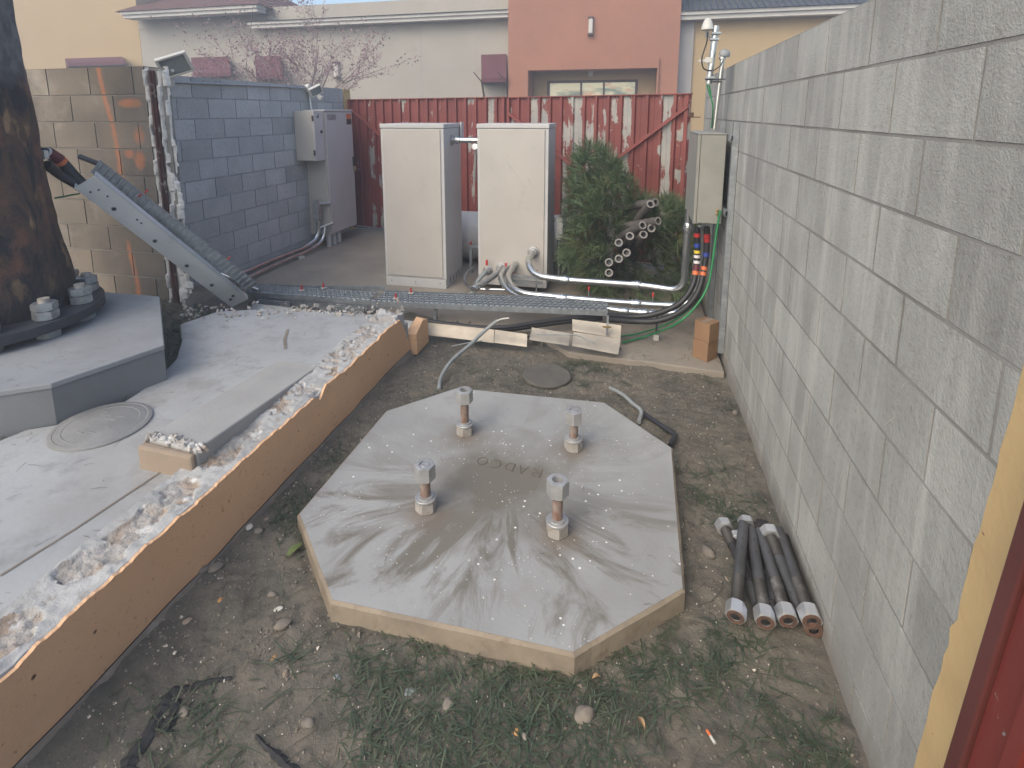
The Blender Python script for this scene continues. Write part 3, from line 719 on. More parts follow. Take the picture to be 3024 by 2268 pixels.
for i in range(12):
    a=R_(-100+30*i+8); x,y=pcx+.535*math.cos(a),pcy+.535*math.sin(a)
    if math.sin(a-R_(-20))>.97 : pass
    bo=MB(); bo.tube([(x,y,pz),(x,y,.735)],.03,16); ab=bo.build('anchor_bolt','dirty_nut',pole,smooth=True)
    for z,nm,h in ((.612,'nut',.052),(.666,'top_nut',.045),(.50,'leveling_nut',.042)):
        nb=MB(); nb.hexnut(.057,h,.031,Matrix.Translation((x,y,z))@Matrix.Rotation(i*.7+z*3,4,'Z'),depth=.004); nb.build(nm,'worn_nut' if 'worn_nut' in MATS else 'galvanized',ab,smooth=True)
# ---------------------------------------------------------------- manhole covers
def manhole(c,r,label,m1,z,lines):
    t=thing('manhole_cover',label,'manhole cover',(c.x,c.y,z))
    b=MB(); b.lathe([(r*1.0,-.004),(r*1.0,.008),(r*.97,.012),(0.001,.0125)],48,Matrix.Translation((c.x,c.y,z))); b.build('cover_plate',m1,t,smooth=True)
    b=MB()
    for rad in lines: b.lathe([(rad,.012),(rad-.003,.0132),(rad-.006,.0132),(rad-.008,.012)],48,Matrix.Translation((c.x,c.y,z))); b.f=[f for f in b.f if len(f)==4]
    rr=random.Random(int(r*1000))
    for i in range(7):
        a=rr.uniform(-.5,.5)*r; yy=c.y+rr.uniform(-.5,.5)*r; b.box((c.x+a,yy,z+.0115),(c.x+a+rr.uniform(.03,.08),yy+.006,z+.0145))
    b.build('raised_marks',m1,t,smooth=True)
    return t
mat('cover_dirt',(.125,.115,.10),(.10,.092,.08),8,.85,.1,.5,60); mat('cover_gray',(.24,.24,.235),(.20,.20,.195),8,.8,.1,.5,60)
cm=at(1182,815,Z=-.015); manhole(cm,.165,'round dirty metal cover in the dirt beyond the octagonal footing','cover_dirt',-.008,[.158])
cm=at(220,920,Z=SZ); manhole(cm,.215,'round grey metal cover set in the pale deck by the pole footing','cover_gray',SZ,[.20,.165])
# ---------------------------------------------------------------- gates
def gate(name,label,pa,pb,z0,z1,pm,seed,braces,flip=1):
    pa,pb=Vector(pa),Vector(pb); u=(pb-pa); L=u.length; u.normalize(); n=Vector((u.y,-u.x,0))
    t=thing(name,label,'gate',(pa.x,pa.y,0))
    ang=math.atan2(u.y,u.x); M=Matrix.Translation((pa.x,pa.y,0))@Matrix.Rotation(ang,4,'Z')
    pitch=.155; b=MB(); xs=[]; x=0
    prof=[]
    while x<L:
        for dx,dy in ((0,-.028),(.028,-.028),(.036,0),(.085,0),(.088,-.004),(.095,0),(.147,0)):
            if x+dx<L: prof.append((x+dx,dy))
        x+=pitch
    prof.append((L,-.0))
    for (x,y) in prof: b.v.append((x,y,z0))
    for (x,y) in prof: b.v.append((x,y,z1))
    n_=len(prof)
    for i in range(n_-1): b.f.append((i,i+1,n_+i+1,n_+i))
    o=b.build('sheet_panel',pm,t); o.matrix_parent_inverse=Matrix.Identity(4); o.rotation_euler=(0,0,ang); o.location=(0,0,0)
    so_=o.modifiers.new('solid','SOLIDIFY'); so_.thickness=.0015
    def part(nm,b,m='gate_red'):
        q=b.build(nm,m,t); q.matrix_parent_inverse=Matrix.Identity(4); q.rotation_euler=(0,0,ang); q.location=(0,0,0); return q
    b=MB(); b.box((-.005,-.035,z1-.0),(L+.005,.02,z1+.012)); part('top_rail',b)
    b=MB(); b.box((-.0,-.034,z0-.03),(L,.02,z0-.002)); part('bottom_rail',b,'galvanized')
    for (x0,za,x1,zb) in braces:
        a=Vector((x0,-.045,za)); c=Vector((x1,-.045,zb)); d=(c-a); ln=d.length; Mx=frame(a,d,(0,1,0))
        b=MB(); b.box((-.014,-.018,0),(.014,.018,ln),Mx); part('brace',b)
    b=MB(); b.box((L-.06,-.04,z0),(L-.02,-.0285,z1-.01)); part('stile',b)
    b=MB(); b.box((.0,-.04,z0),(.04,-.0285,z1-.01)); part('stile',b)
    return t
gl=at(744,300,Y=7.70); 
GA=Vector((-4.20,7.75,0)); GB=at(1497*.7315,300,Y=7.18); GB.z=0
GC=at(1501*.7315,300,Y=7.18); GC.z=0; GD=at(1489,300,Y=6.35); GD.z=0
L1=(GB-GA).length; L2=(GD-GC).length
gate('metal_gate','red corrugated gate leaf behind the left white cabinet, mostly still painted',GA,GB,.06,1.99,'peeling_red_light',1,[(.05,1.86,L1*.42,1.1)])
gate('metal_gate','red corrugated gate leaf behind the pine branches, badly peeled to bare metal',GC,GD,.06,1.985,'peeling_red_heavy',2,[(.02,1.80,L2*.52,.98),(L2*.5,.98,L2*.99,1.86)])
b=MB(); p=at(1492,247,Y=6.3); b.box((p.x-.02,6.28,p.z-.03),(p.x+.03,6.31,p.z+.02)); b.box((p.x+.0,6.28,p.z-.035),(p.x+.10,6.30,p.z-.025)); tag(b.build('gate_hinge','rust'),'rusty hinge pin between peeled red gate and grey block wall','hinge')
# near gate on the right edge of the picture
ng=thing('metal_gate','red painted gate leaf at the right edge beside the yellow wall end','gate',(.66,.9,0))
SH=Matrix(((1,0,0,0),(0,1,-.121,0),(0,0,1,0),(0,0,0,1)))   # the leaf leans
b=MB(); b.box((.672,1.125,.0),(.702,1.165,2.2),SH); b.box((.640,1.085,.0),(.690,1.122,2.2),SH); b.build('gate_post','near_red_dark',ng,bevel=.004)
b=MB(); b.box((.650,.35,.03),(.662,1.083,2.1),SH)
for k in range(5): b.box((.636,.46+.13*k,.03),(.6495,.49+.13*k,2.1),SH)
b.build('sheet_panel','near_red',ng)
# ---------------------------------------------------------------- cabinets
def cabinet(label,x0,x1,y0,y1,z0,z1,vents=True):
    t=thing('equipment_cabinet',label,'cabinet',((x0+x1)/2,(y0+y1)/2,z0))
    b=MB(); b.box((x0,y0+.006,z0+.10),(x1,y1,z1-.045)); b.build('body','cabinet_side',t,bevel=.004)
    b=MB(); b.box((x0-.004,y0-.004,z1-.042),(x1+.006,y1+.006,z1)); b.build('lid','cabinet_side',t,bevel=.005)
    b=MB(); b.box((x0+.028,y0-.006,z0+.115),(x1-.035,y0+.004,z1-.052)); b.build('door','cabinet_paint',t,bevel=.003)
    b=MB(); b.box((x0+.002,y0-.001,z0),(x1-.002,y1-.004,z0+.098)); b.build('plinth','cabinet_side',t,bevel=.003)
    if vents:
        for fx in (.25,.68):
            b=MB(); X=x0+(x1-x0)*fx; b.box((X-.022,y0-.0085,z0+.185),(X+.022,y0-.0065,z0+.200)); v=b.build('logo_badge','white_plastic',t)
            b=MB(); b.box((X-.016,y0-.0095,z0+.190),(X+.016,y0-.0088,z0+.194)); q=b.build('badge_print','dark_steel',v)
        b=MB(); b.box(((x0+x1)/2-.015,y0-.0035,z0+.02),((x0+x1)/2+.015,y0-.0015,z0+.075)); v=b.build('latch_plate','cabinet_side',t)
        b=MB()
        for k in (.035,.055): b.box(((x0+x1)/2-.005,y0-.0045,z0+k),((x0+x1)/2+.005,y0-.0037,z0+k+.008)); 
        b.build('screw','dark_steel',v)
    return t
c1=cabinet('left tall white cabinet with plain door and dark side',-2.49,-1.815,5.20,5.76,0.0,1.69)
b=MB(); M_=-1.813
for k in range(4): b.box((-1.8165,5.32+k*.10,.03),(-1.8125,5.33+k*.10,.085))
b.build('side_slot','dark_steel',c1)
for k,fx in enumerate((.1,.9)):
    b=MB(); X=-2.49+.675*fx; b.lathe([(.006,0),(.005,.003)],8,frame((X,5.197,.055),(0,-1,0))); b.build('bolt_head','dark_steel',c1)
b=MB(); b.box((-1.80,5.70,1.5),(-1.785,5.78,1.7)); b.build('rear_flange','cabinet_side',c1)
c2=cabinet('right tall white cabinet with scuffed door and pipe knockouts at its base',-1.50,-.785,5.30,5.80,.05,1.69,False)
# scuffs
b=MB(); rr=random.Random(11)
for i in range(16):
    x=rr.uniform(-1.4,-.95); z=rr.uniform(.9,1.5); l=rr.uniform(.02,.09); a=rr.uniform(-1.4,-.6)
    if i==0: x,z,l,a=-1.27,1.43,.42,-.95
    wd=.0012; y=5.2928
    b.quad((x,y,z),(x+math.cos(a)*l*.5+wd,y,z+math.sin(a)*l*.5),(x+math.cos(a)*l,y,z+math.sin(a)*l),(x+math.cos(a)*l*.5-wd,y,z+math.sin(a)*l*.5-wd))
b.build('scuff_mark','pvc_gray',c2)
# gaskets / hubs on its face
hubs=[at(1152,545,Y=5.29),at(1083,578,Y=5.29),at(1054,583,Y=5.29),at(1108,580,Y=5.29)]
for h,r in zip(hubs,(.062,.055,.05,.045)):
    b=MB(); b.lathe([(r,0),(r,.010),(r*.7,.014),(r*.7,.04),(r*.6,.045)],28,frame((h.x,5.293,h.z),(0,-1,0))); b.build('conduit_hub','cast_pipe',c2,smooth=True)
def conduit(label,pts,r,m='emt_pipe',couplings=(),rad=.14,name='metal_conduit',cat='conduit',group=None,bends=True):
    path=bend_path(pts,rad,10) if bends else smooth_path(pts,8)
    b=MB(); b.tube(path,r,16); t=b.build(name,m,smooth=True,loc=pts[0]); tag(t,label,cat,group)
    for cpt,dr in couplings:
        d=Vector(dr).normalized(); c=Vector(cpt)
        k=MB(); k.lathe([(r*1.12,-.045),(r*1.22,-.04),(r*1.22,-.008),(r*1.45,-.006),(r*1.45,.014),(r*1.22,.016),(r*1.22,.04),(r*1.12,.045)],12,frame(c,d)); 
        q=k.build('coupling','emt_pipe',None,smooth=True); q.parent=t; q.matrix_parent_inverse=Matrix.Translation(-Vector(pts[0]))
    return t
def AY(x,y,Y): return at(x,y,Y=Y)
def AZ(x,y,Z): return at(x,y,Z=Z)
# pipe between cabinets
p=AY(990,297,5.42); z=p.z
conduit('short bright pipe joining the two white cabinets near their tops',[(-1.82,5.45,1.52),(-1.50,5.45,1.52)],.028,couplings=[((-1.76,5.45,1.52),(1,0,0))])
b=MB(); b.lathe([(.055,0),(.055,.006),(.04,.01),(.04,.03),(.03,.035)],24,frame((-1.813,5.45,1.52),(1,0,0))); b.build('conduit_hub','cast_pipe',c1,smooth=True)
t=thing('conduit_fitting','small bright elbow fitting with strap hanging behind the left cabinet','fitting',(-1.66,5.8,1.4))
b=MB(); b.lathe([(.034,-.03),(.036,.0),(.034,.03)],20,frame((-1.66,5.80,1.43),(0,-1,.2))); b.build('elbow_body','shiny_steel',t,smooth=True)
b=MB(); b.tube([(-1.66,5.81,1.40),(-1.68,5.81,1.05)],.014,10); b.build('strap','white_plastic',t,smooth=True)
# conduits from cab2 to the right
h0=hubs[0]; 
c1a=AZ(1190,605,.30); c1b=AZ(1400,617,.30)
top=AY(1490,488,4.55)
conduit('topmost bright conduit sweeping from right cabinet up to the grey wall box',[(h0.x,5.27,h0.z),(h0.x-.02,5.05,h0.z-.03),(c1a.x-.17,4.90,.30),(c1a.x+.1,4.83,.30),(c1b.x-.02,4.83,.30),(top.x,4.72,.30),(top.x-.005,4.68,.6),(top.x+.0,4.66,1.02)],.031,couplings=[((c1a.x+.12,4.83,.30),(1,0,0)),((c1b.x-.1,4.83,.30),(1,0,0)),((top.x,4.66,.86),(0,0,1))],rad=.2)
m1=AZ(1118,600,.27)
conduit('bright conduit curving from right cabinet into the middle of the pipe run',[(h0.x-.18,5.27,.30),(h0.x-.20,4.95,.25),(h0.x-.05,4.66,.20),(-.3,4.62,.20),(.26,4.62,.20),(.52,4.60,.22),(.56,4.60,.9)],.027,couplings=[((-.55,4.62,.20),(1,0,0)),((.08,4.62,.20),(1,0,0))],rad=.22)
conduit('lowest bright conduit running beside the grating to the right wall',[(-1.19,5.25,.26),(-1.21,4.98,.22),(-1.0,4.74,.14),(.0,4.50,.165),(.24,4.50,.165),(.50,4.50,.2),(.585,4.50,.9)],.027,couplings=[((-.02,4.50,.165),(1,0,0)),((.14,4.50,.165),(1,0,0))],rad=.24)
conduit('dull grey conduit running from a hub on the right cabinet down to the grating',[(hubs[1].x,5.27,hubs[1].z),(hubs[1].x-.02,5.15,hubs[1].z-.03),(hubs[1].x-.13,4.72,.18)],.029,m='cast_pipe',couplings=[((hubs[1].x-.12,4.76,.19),(-.1,-.45,-.1))],rad=.03)
conduit('black flexible pipe from the leftmost hub of the right cabinet',[(hubs[2].x,5.27,hubs[2].z),(hubs[2].x-.05,5.1,.15),(hubs[2].x-.08,4.95,.05)],.022,m='pvc_gray',bends=False)
conduit('thin bright conduit looping between the two cabinets at ground level',[AY(1022,578,5.6),AY(1006,592,5.35),AY(1005,612,5.2),AY(1022,622,5.0),AY(1045,625,4.95),AY(1098,626,4.95)],.014,couplings=[],bends=False)
conduit('upright conduit body with cover beside the right cabinet and pipe below',[AY(1208,500,5.55),AY(1207,600,5.55)],.022)
t=thing('access_fitting','grey oblong conduit body on the right side of the right cabinet','fitting',(-.70,5.5,.6))
o=AY(1209,492,5.52)
for nm,s,y,m in (('housing',1,0,'cast_pipe'),('cover_plate',.72,-.036,'worn_steel')):
    b=MB(); pts=[]
    for k in range(24):
        a=2*math.pi*k/24; pts.append((.036*s*math.cos(a),(.085 if math.sin(a)>0 else -.085)*1+.036*s*math.sin(a)))
    b.prism([(x,y_) for x,y_ in pts],-.034 if nm=='housing' else .0,.034 if nm=='housing' else .004,frame((o.x,o.y+y,o.z),(0,-1,0),(1,0,0)) ); b.build(nm,m,t,smooth=True)
b=MB(); b.tube([(o.x,o.y,o.z+.075),(o.x-.06,o.y+.03,o.z+.075)],.018,12); b.build('nipple','cast_pipe',t,smooth=True)
# support stands with clamps
def stand(x,y,z,label):
    t=thing('pipe_stand',label,'pipe support',(x,y,0),'threaded pipe stands under the conduits')
    b=MB(); b.tube([(x,y,.0),(x,y,z)],.006,8); b.build('threaded_rod','galvanized',t)
    b=MB(); b.box((x-.022,y-.022,z*.45),(x+.022,y+.022,z*.45+.05)); b.build('clamp_block','white_plastic',t,bevel=.006)
    b=MB(); b.box((x-.008,y-.01,z-.02),(x+.008,y+.01,z+.015)); b.build('red_tip','red_plastic',t,bevel=.003)
stand(-.33,4.79,.25,'pipe stand with white block left of the conduit sticker')
q=AZ(1417,650,.2); stand(.22,4.68,.27,'pipe stand with white block under the bend of the conduits')
# strut foot with white cap on slab
t=thing('strut_stand','black strut with white plastic foot standing on the slab under the cables','support',tuple(AZ(1417,735,0)))
q=AZ(1417,735,.0); b=MB(); b.box((q.x-.022,q.y-.02,.0),(q.x+.022,q.y+.02,.05)); b.build('foot','white_plastic',t,bevel=.008)
b=MB(); b.box((q.x-.008,q.y-.008,.05),(q.x+.008,q.y+.008,.22)); b.build('strut','dark_steel',t)
# clamp at cab 2 front (strut rack with red tips)
t=thing('strut_rack','small steel strut rack with red tipped bolts at the right cabinet base','bracket',(-1.05,5.1,0))
for x in (-1.10,-.86):
    b=MB(); b.tube([(x,5.12,0),(x,5.12,.24)],.006,8); b.build('threaded_rod','galvanized',t)
    b=MB(); b.box((x-.01,5.11,.24),(x+.01,5.13,.29)); b.build('red_tip','red_plastic',t,bevel=.003)
for z in (.15,.20): 
    b=MB(); b.box((-1.16,5.10,z),(-.80,5.14,z+.02)); b.build('strut_bar','galvanized',t)
for x,z in ((-1.40,.30),(-1.20,.28)):
    b=MB(); b.box((x,5.22,z-.03),(x+.02,5.24,z+.03)); b.build('red_tip','red_plastic',t,bevel=.003)
# horizontal white tank behind cabinets
t=thing('storage_tank','white horizontal cylindrical tank lying behind the white cabinets','tank',(-1.3,6.4,0))
b=MB(); b.tube([(-2.6,6.35,.32),(-.62,6.35,.32)],.29,40); b.build('shell','cabinet_side',t,smooth=True)
for x in (-2.2,-.9):
    b=MB(); b.box((x-.05,6.15,0),(x+.05,6.55,.12)); b.build('saddle','curb_concrete',t)
t=thing('strut_rail','low steel strut rail with red tips between the white cabinets','bracket',(-1.66,5.7,0))
b=MB(); b.box((-1.74,5.80,.30),(-1.52,5.83,.33)); b.build('strut_bar','galvanized',t)
for x in (-1.73,-1.54):
    b=MB(); b.box((x-.008,5.80,.331),(x+.008,5.82,.37)); b.build('red_tip','red_plastic',t)
    b=MB(); b.box((x-.015,5.801,0),(x+.015,5.829,.299)); b.build('strut_leg','galvanized',t)
# ---------------------------------------------------------------- left tall cabinet on grey wall
FX=-3.93
t=thing('wall_cabinet','tall narrow beige cabinet with padlock in front of the left gate','cabinet',(-4.05,7.0,.15))
ya=at(708,400,X=FX).y; yb_=at(766,400,X=FX).y
zb=at(720,506,X=FX).z; zt=at(760,238,X=FX).z+.0
b=MB(); b.box((GX+.004,ya,zb),(FX,yb_,zt-.02)); b.build('body','cabinet_paint',t,bevel=.004)
b=MB(); b.box((GX+.002,ya-.01,zt-.018),(FX+.02,yb_+.012,zt+.006)); b.build('lid','cabinet_side',t,bevel=.004)
b=MB(); b.box((FX+.001,ya+.02,zb+.02),(FX+.014,yb_-.01,zt-.03)); d=b.build('door','cabinet_side',t,bevel=.003)
yh=yb_-.02
b=MB(); b.box((FX+.0145,yh-.03,1.04),(FX+.03,yh-.01,1.18)); b.build('handle','black_plastic',d)
b=MB(); b.box((FX+.031,yh-.04,.98),(FX+.055,yh+.0,1.04)); b.build('padlock','brass',d,bevel=.004)
b=MB(); b.box((FX+.0145,ya+.06,zt-.13),(FX+.0155,ya+.28,zt-.06)); b.build('name_plate','galvanized',d)
b=MB(); b.box((FX+.0145,yb_-.17,zt-.12),(FX+.0155,yb_-.03,zt-.05)); b.build('warning_sticker','orange_tape',d)
b=MB(); b.box((FX+.0145,yb_-.17,zt-.20),(FX+.0155,yb_-.03,zt-.122)); b.build('data_sticker','black_plastic',d)
for k in range(3):
    y=ya+.05+.13*k; b=MB(); b.tube([(FX-.06,y,0),(FX-.06,y,zb)],.035,14); b.build('stub_pipe','cabinet_side',t,smooth=True)
t=thing('wall_box','small beige box mounted on the left side of the tall narrow cabinet','cabinet',(-4.05,6.4,1.2))
y0=at(679,300,X=FX-.02).y; y1=ya-.012; zb2=at(690,347,X=FX).z; zt2=zt-.01
b=MB(); b.box((GX-.12+.126,y0,zb2),(FX-.03,y1,zt2)); b.build('body','cabinet_paint',t,bevel=.004)
b=MB(); b.box((FX-.028,y0-.004,zb2-.004),(FX-.008,y1,zt2+.004)); d=b.build('door','cabinet_side',t,bevel=.003)
for z in (zb2+.07,zt2-.13):
    b=MB(); b.box((FX-.034,y0-.014,z),(FX-.012,y0-.0045,z+.07)); b.build('hinge','black_plastic',d)
b=MB(); b.lathe([(.02,0),(.02,.01)],14,frame((FX-.0075,y1-.06,(zb2+zt2)/2+.05),(1,0,0))); b.build('lock','black_plastic',d)
b=MB(); b.add([(FX-.0065,y0+.05,zt2-.09),(FX-.0065,y1-.1,zt2-.09),(FX-.0065,y1-.1,zt2-.03)],[(0,1,2)]); b.build('sticker','dark_steel',d)
# conduit down the left wall
t=thing('access_fitting','grey oblong conduit body on the left side of the tall narrow cabinet','fitting',(-4.1,6.55,.6))
o=AY(686,455,6.45)
b=MB(); b.prism([(.045*math.cos(2*math.pi*k/24),(.10 if math.sin(2*math.pi*k/24)>0 else -.10)+.045*math.sin(2*math.pi*k/24)) for k in range(24)],-.04,.04,frame((o.x,o.y,o.z),(0,-1,0),(1,0,0))); b.build('housing','cast_pipe',t,smooth=True)
b=MB(); b.prism([(.028*math.cos(2*math.pi*k/24),(.09 if math.sin(2*math.pi*k/24)>0 else -.09)+.028*math.sin(2*math.pi*k/24)) for k in range(24)],.0405,.045,frame((o.x,o.y,o.z),(0,-1,0),(1,0,0))); b.build('cover_plate','worn_steel',t,smooth=True)
b=MB(); b.tube([(o.x+.02,o.y,o.z+.09),(o.x+.12,o.y+.12,o.z+.09)],.03,12); b.tube([(o.x,o.y,o.z-.24),(o.x+.16,o.y+.1,o.z-.18)],.022,12); b.build('nipple','cast_pipe',t,smooth=True)
kx=AZ(530,588,.05); 
conduit('thick bright conduit along the base of the blue grey wall',[(o.x,o.y,o.z-.12),(o.x-.01,o.y,.16),(o.x-.06,o.y-.25,.07),(-4.15,5.6,.06),(-4.12,4.75,.06)],.032,rad=.16)
conduit('thinner bright conduit lying beside the thick one at the blue grey wall',[(o.x+.07,o.y+.05,o.z-.2),(o.x+.06,o.y,.12),(o.x+.03,o.y-.25,.05),(-4.03,5.6,.045),(-3.98,4.72,.045)],.024,rad=.14)
b=MB(); q=AZ(652,560,.0); b.box((q.x-.03,q.y-.03,0),(q.x+.03,q.y+.03,.04)); tag(b.build('pipe_block','white_plastic',bevel=.008),'small white plastic block under the conduits by the blue grey wall','pipe support')
# ---------------------------------------------------------------- floodlights
def flood(label,c,s,aim,m='white_plastic'):
    t=thing('floodlight',label,'floodlight',c)
    M=frame(c,aim,Vector((1,0,0))) if abs(Vector(aim).normalized().x)<.8 else frame(c,aim,Vector((0,1,0)))
    b=MB()
    f=[(-s,-s*.72),(s,-s*.72),(s,s*.72),(-s,s*.72)]; k=[(x*.62,y*.6) for x,y in f]
    vs=[M@Vector((x,y,0)) for x,y in f]+[M@Vector((x,y,-s*.35)) for x,y in f]+[M@Vector((x,y,-s*1.05)) for x,y in k]
    b.add(vs,[(0,1,5,4),(1,2,6,5),(2,3,7,6),(3,0,4,7),(4,5,9,8),(5,6,10,9),(6,7,11,10),(7,4,8,11),(8,9,10,11)]); b.build('housing',m,t)
    b=MB(); b.add([M@Vector((x*.82,y*.80,-s*.1)) for x,y in f],[(0,1,2,3)]); b.build('lens','glass_lamp',t)
    b=MB()
    for (x0,y0,x1,y1) in ((-s,-s*.72,s,-s*.58),(-s,s*.58,s,s*.72),(-s,-s*.58,-s*.82,s*.58),(s*.82,-s*.58,s,s*.58)): b.box((x0*1.02,y0,-.002),(x1*1.02,y1,.008),M)
    b.build('lens_frame',m,t,bevel=.003)
    return t,M
c=at(378,142,Y=4.30)
t,M=flood('large white floodlight on top of the corner between tan and grey walls',tuple(c),.13,(.62,-.66,-.42))
j=at(372,177,X=GX+.05); b=MB(); b.lathe([(.048,0),(.05,.02),(.046,.03)],24,frame((GX+.003,j.y,j.z),(1,0,0))); b.build('junction_box','white_plastic',t,smooth=True)
b=MB(); b.tube([(GX+.03,j.y,j.z+.04),(c.x-.03,c.y,c.z-.04)],.014,10); b.build('knuckle','white_plastic',t)
c=at(683,197,X=GX+.15)
t,M=flood('small white floodlight tilted down above the tall narrow cabinet',tuple(c),.085,(.75,-.5,-.35))
j2=at(668,190,X=GX+.03); b=MB(); b.lathe([(.055,0),(.055,.03),(.048,.04)],24,frame((GX+.003,j2.y,j2.z),(1,0,0))); b.build('junction_box','white_plastic',t,smooth=True)
b=MB(); b.tube([(GX+.04,j2.y,j2.z),(c.x-.04,c.y,c.z)],.018,10); b.build('knuckle','white_plastic',t)
b=MB(); q=M@Vector((.05,.085,-.01)); b.box((-.02,-.03,-.05),(.045,.03,.0),Matrix.Translation((c.x+.03,c.y+.05,c.z-.05))@Matrix.Rotation(.6,4,'Y')); b.build('motion_sensor','white_plastic',t,bevel=.006)
conduit('thin grey conduit along the top of the blue grey wall between floodlights',[(GX+.02,j.y+.04,j.z-.0),(GX+.02,j2.y-.05,j2.z-.0)],.011,m='galvanized',rad=.01)
conduit('short bright conduit dropping from the small floodlight to the beige box',[(GX+.02,j2.y,j2.z-.05),(GX+.04,j2.y,zt+.01)],.013,rad=.01)
# ---------------------------------------------------------------- gratings
def grating(label,a,bb,c,d,z,tips,th=.045):
    # a,bb near edge left/right, c,d far edge right/left
    a,bb,c,d=[Vector((p.x,p.y,z)) for p in (a,bb,c,d)]
    t=thing('metal_grating',label,'grating',tuple(a))
    L=(bb-a).length; W=(d-a).length; u=(bb-a)/L; v=(d-a)/W; n=Vector((0,0,1))
    b=MB()
    nu=int(L/.046); nv=5; cu_=L/nu; cv_=W/nv
    for j in range(nv):
        for i in range(nu):
            off=.5 if j%2 else 0
            cx=(i+.5+off*.98)*cu_
            if cx>L-.012: continue
            cyv=(j+.5)*cv_
            # frame around a diamond hole: octagonal ring with raised serrated lip
            K=8; out=[];inn_=[];lip=[]
            hw,hh=cu_/2,cv_/2
            for k in range(K):
                aa=2*math.pi*(k+.5)/K
                ox=max(-1,min(1,math.cos(aa)*1.42)); oy=max(-1,min(1,math.sin(aa)*1.42))
                px,py=cx+ox*hw,cyv+oy*hh
                out.append(a+u*px+v*py)
                ix,iy=cx+math.cos(aa)*hw*.80,cyv+math.sin(aa)*hh*.80
                lip.append(a+u*ix+v*iy+n*(.010 if k%2 else .006)); inn_.append(a+u*(cx+math.cos(aa)*hw*.74)+v*(cyv+math.sin(aa)*hh*.74)-n*.012)
            o=len(b.v); b.v+=[tuple(q) for q in out+lip+inn_]
            for k in range(K):
                k2=(k+1)%K; b.f.append((o+k,o+k2,o+K+k2,o+K+k)); b.f.append((o+K+k,o+K+k2,o+2*K+k2,o+2*K+k))
    b.build('tread_mesh','tread_steel',t)
    b=MB()
    for p,q in ((a,bb),(d,c)):
        s=-1 if p is a else 1
        P=[p,q,q-n*th,p-n*th]; Q=[x+v*.004*s for x in P]
        b.add(P+Q,[(0,1,2,3),(7,6,5,4),(0,4,5,1),(3,2,6,7),(1,5,6,2),(0,3,7,4)])
    b.build('side_channel','galvanized',t)
    for fu,fv in tips:
        q=a+u*L*fu+v*W*fv
        b=MB(); b.box((q.x-.022,q.y-.02,z+.011),(q.x+.022,q.y+.02,z+.016)); cl=b.build('clamp_plate','white_plastic',t)
        b=MB(); b.box((q.x-.007,q.y-.007,z+.016),(q.x+.007,q.y+.007,z+.06)); b.build('red_tip','red_plastic',cl,bevel=.002)
    return t,a,u,v,L,W
zg=.20
grating('long serrated metal grating in front of the right white cabinet',AZ(801,650,zg),AZ(1313,671,zg),AZ(1318,645,zg),AZ(832,628,zg),zg,[(.10,.18),(.135,.75)])
grating('shorter serrated grating behind the pale deck, left of the long one',AZ(532,630,.19),AZ(800,648,.19),AZ(832,618,.19),AZ(560,614,.19),.19,[(.42,.45),(.56,.9)])
# frame below the gratings
t=thing('grating_frame','low steel frame and strut legs carrying the two gratings','frame',(-2.2,4.2,0))
b=MB()
for (x,y) in ((-3.1,4.16),(-2.45,4.18),(-1.6,4.28),(-.3,4.42)):
    b=MB(); b.box((x-.015,y-.015,-.1),(x+.015,y+.015,.13)); b.build('strut_leg','galvanized',t)
for i,(x,y) in enumerate(((-3.1,4.16),(-2.45,4.18))):
    b=MB(); b.box((x-.02,y-.03,-.0),(x+.14,y+.0-.016,.03),); b.build('strut_foot','galvanized',t)
b=MB(); b.box((-3.35,4.20,.07),(-2.2,4.215,.135)); b.build('side_rail','galvanized',t)
for x0,x1 in ((-3.25,-2.92),(-2.55,-2.2)):
    b=MB(); b.box((x0,4.135,.06),(x1,4.15,.135)); b.build('splice_plate','galvanized',t)
# black cables coming out of the gratings
def cable(label,pts,r,m='black_rubber',name='power_cable',cat='cable',group=None,bands=()):
    path=smooth_path(pts,8); b=MB(); b.tube(path,r,12); t=b.build(name,m,smooth=True,loc=pts[0]); tag(t,label,cat,group)
    for nm_m,f,ln in bands:
        i=f*(len(path)-1); k=int(i); q=path[k].lerp(path[min(k+1,len(path)-1)],i-k); d=(path[min(k+1,len(path)-1)]-path[k]).normalized()
        bb=MB(); bb.tube([q-d*ln/2,q+d*ln/2],r*1.08,12); o=bb.build('tape_band',nm_m,None,smooth=True); o.parent=t; o.matrix_parent_inverse=Matrix.Translation(-Vector(pts[0]))
    return t
bb1=[('red_plastic',.045,.03),('blue_tape',.11,.03),('yellow_tape',.155,.022),('white_tape',.19,.022),('white_tape',.235,.022),('maroon_tape',.28,.04),('orange_tape',.32,.03)]
bb2=[('red_plastic',.06,.03),('red_plastic',.09,.03),('blue_tape',.19,.03),('orange_tape',.285,.028),('orange_tape',.32,.028)]
ca=AY(1506,492,4.32); 
cable('left black cable with colour tape bands hanging from the grey wall box',[ca,AY(1506,540,4.32),AY(1504,580,4.30),AY(1495,620,4.25),AY(1468,655,4.2),AY(1420,677,4.2),AY(1370,684,4.22),AY(1315,680,4.35)],.022,bands=bb1)
cable('right black cable with red and orange tape bands under the grey wall box',[AY(1527,490,4.32),AY(1527,535,4.32),AY(1521,580,4.30),AY(1508,630,4.22),AY(1475,670,4.15),AY(1425,692,4.12),AY(1370,694,4.15),AY(1315,690,4.3)],.022,bands=bb2)
cable('grey conduit like cable between the two banded black cables',[AY(1517,490,4.36),AY(1515,540,4.38),AY(1512,590,4.4),AY(1500,630,4.4)],.016,m='pvc_gray')
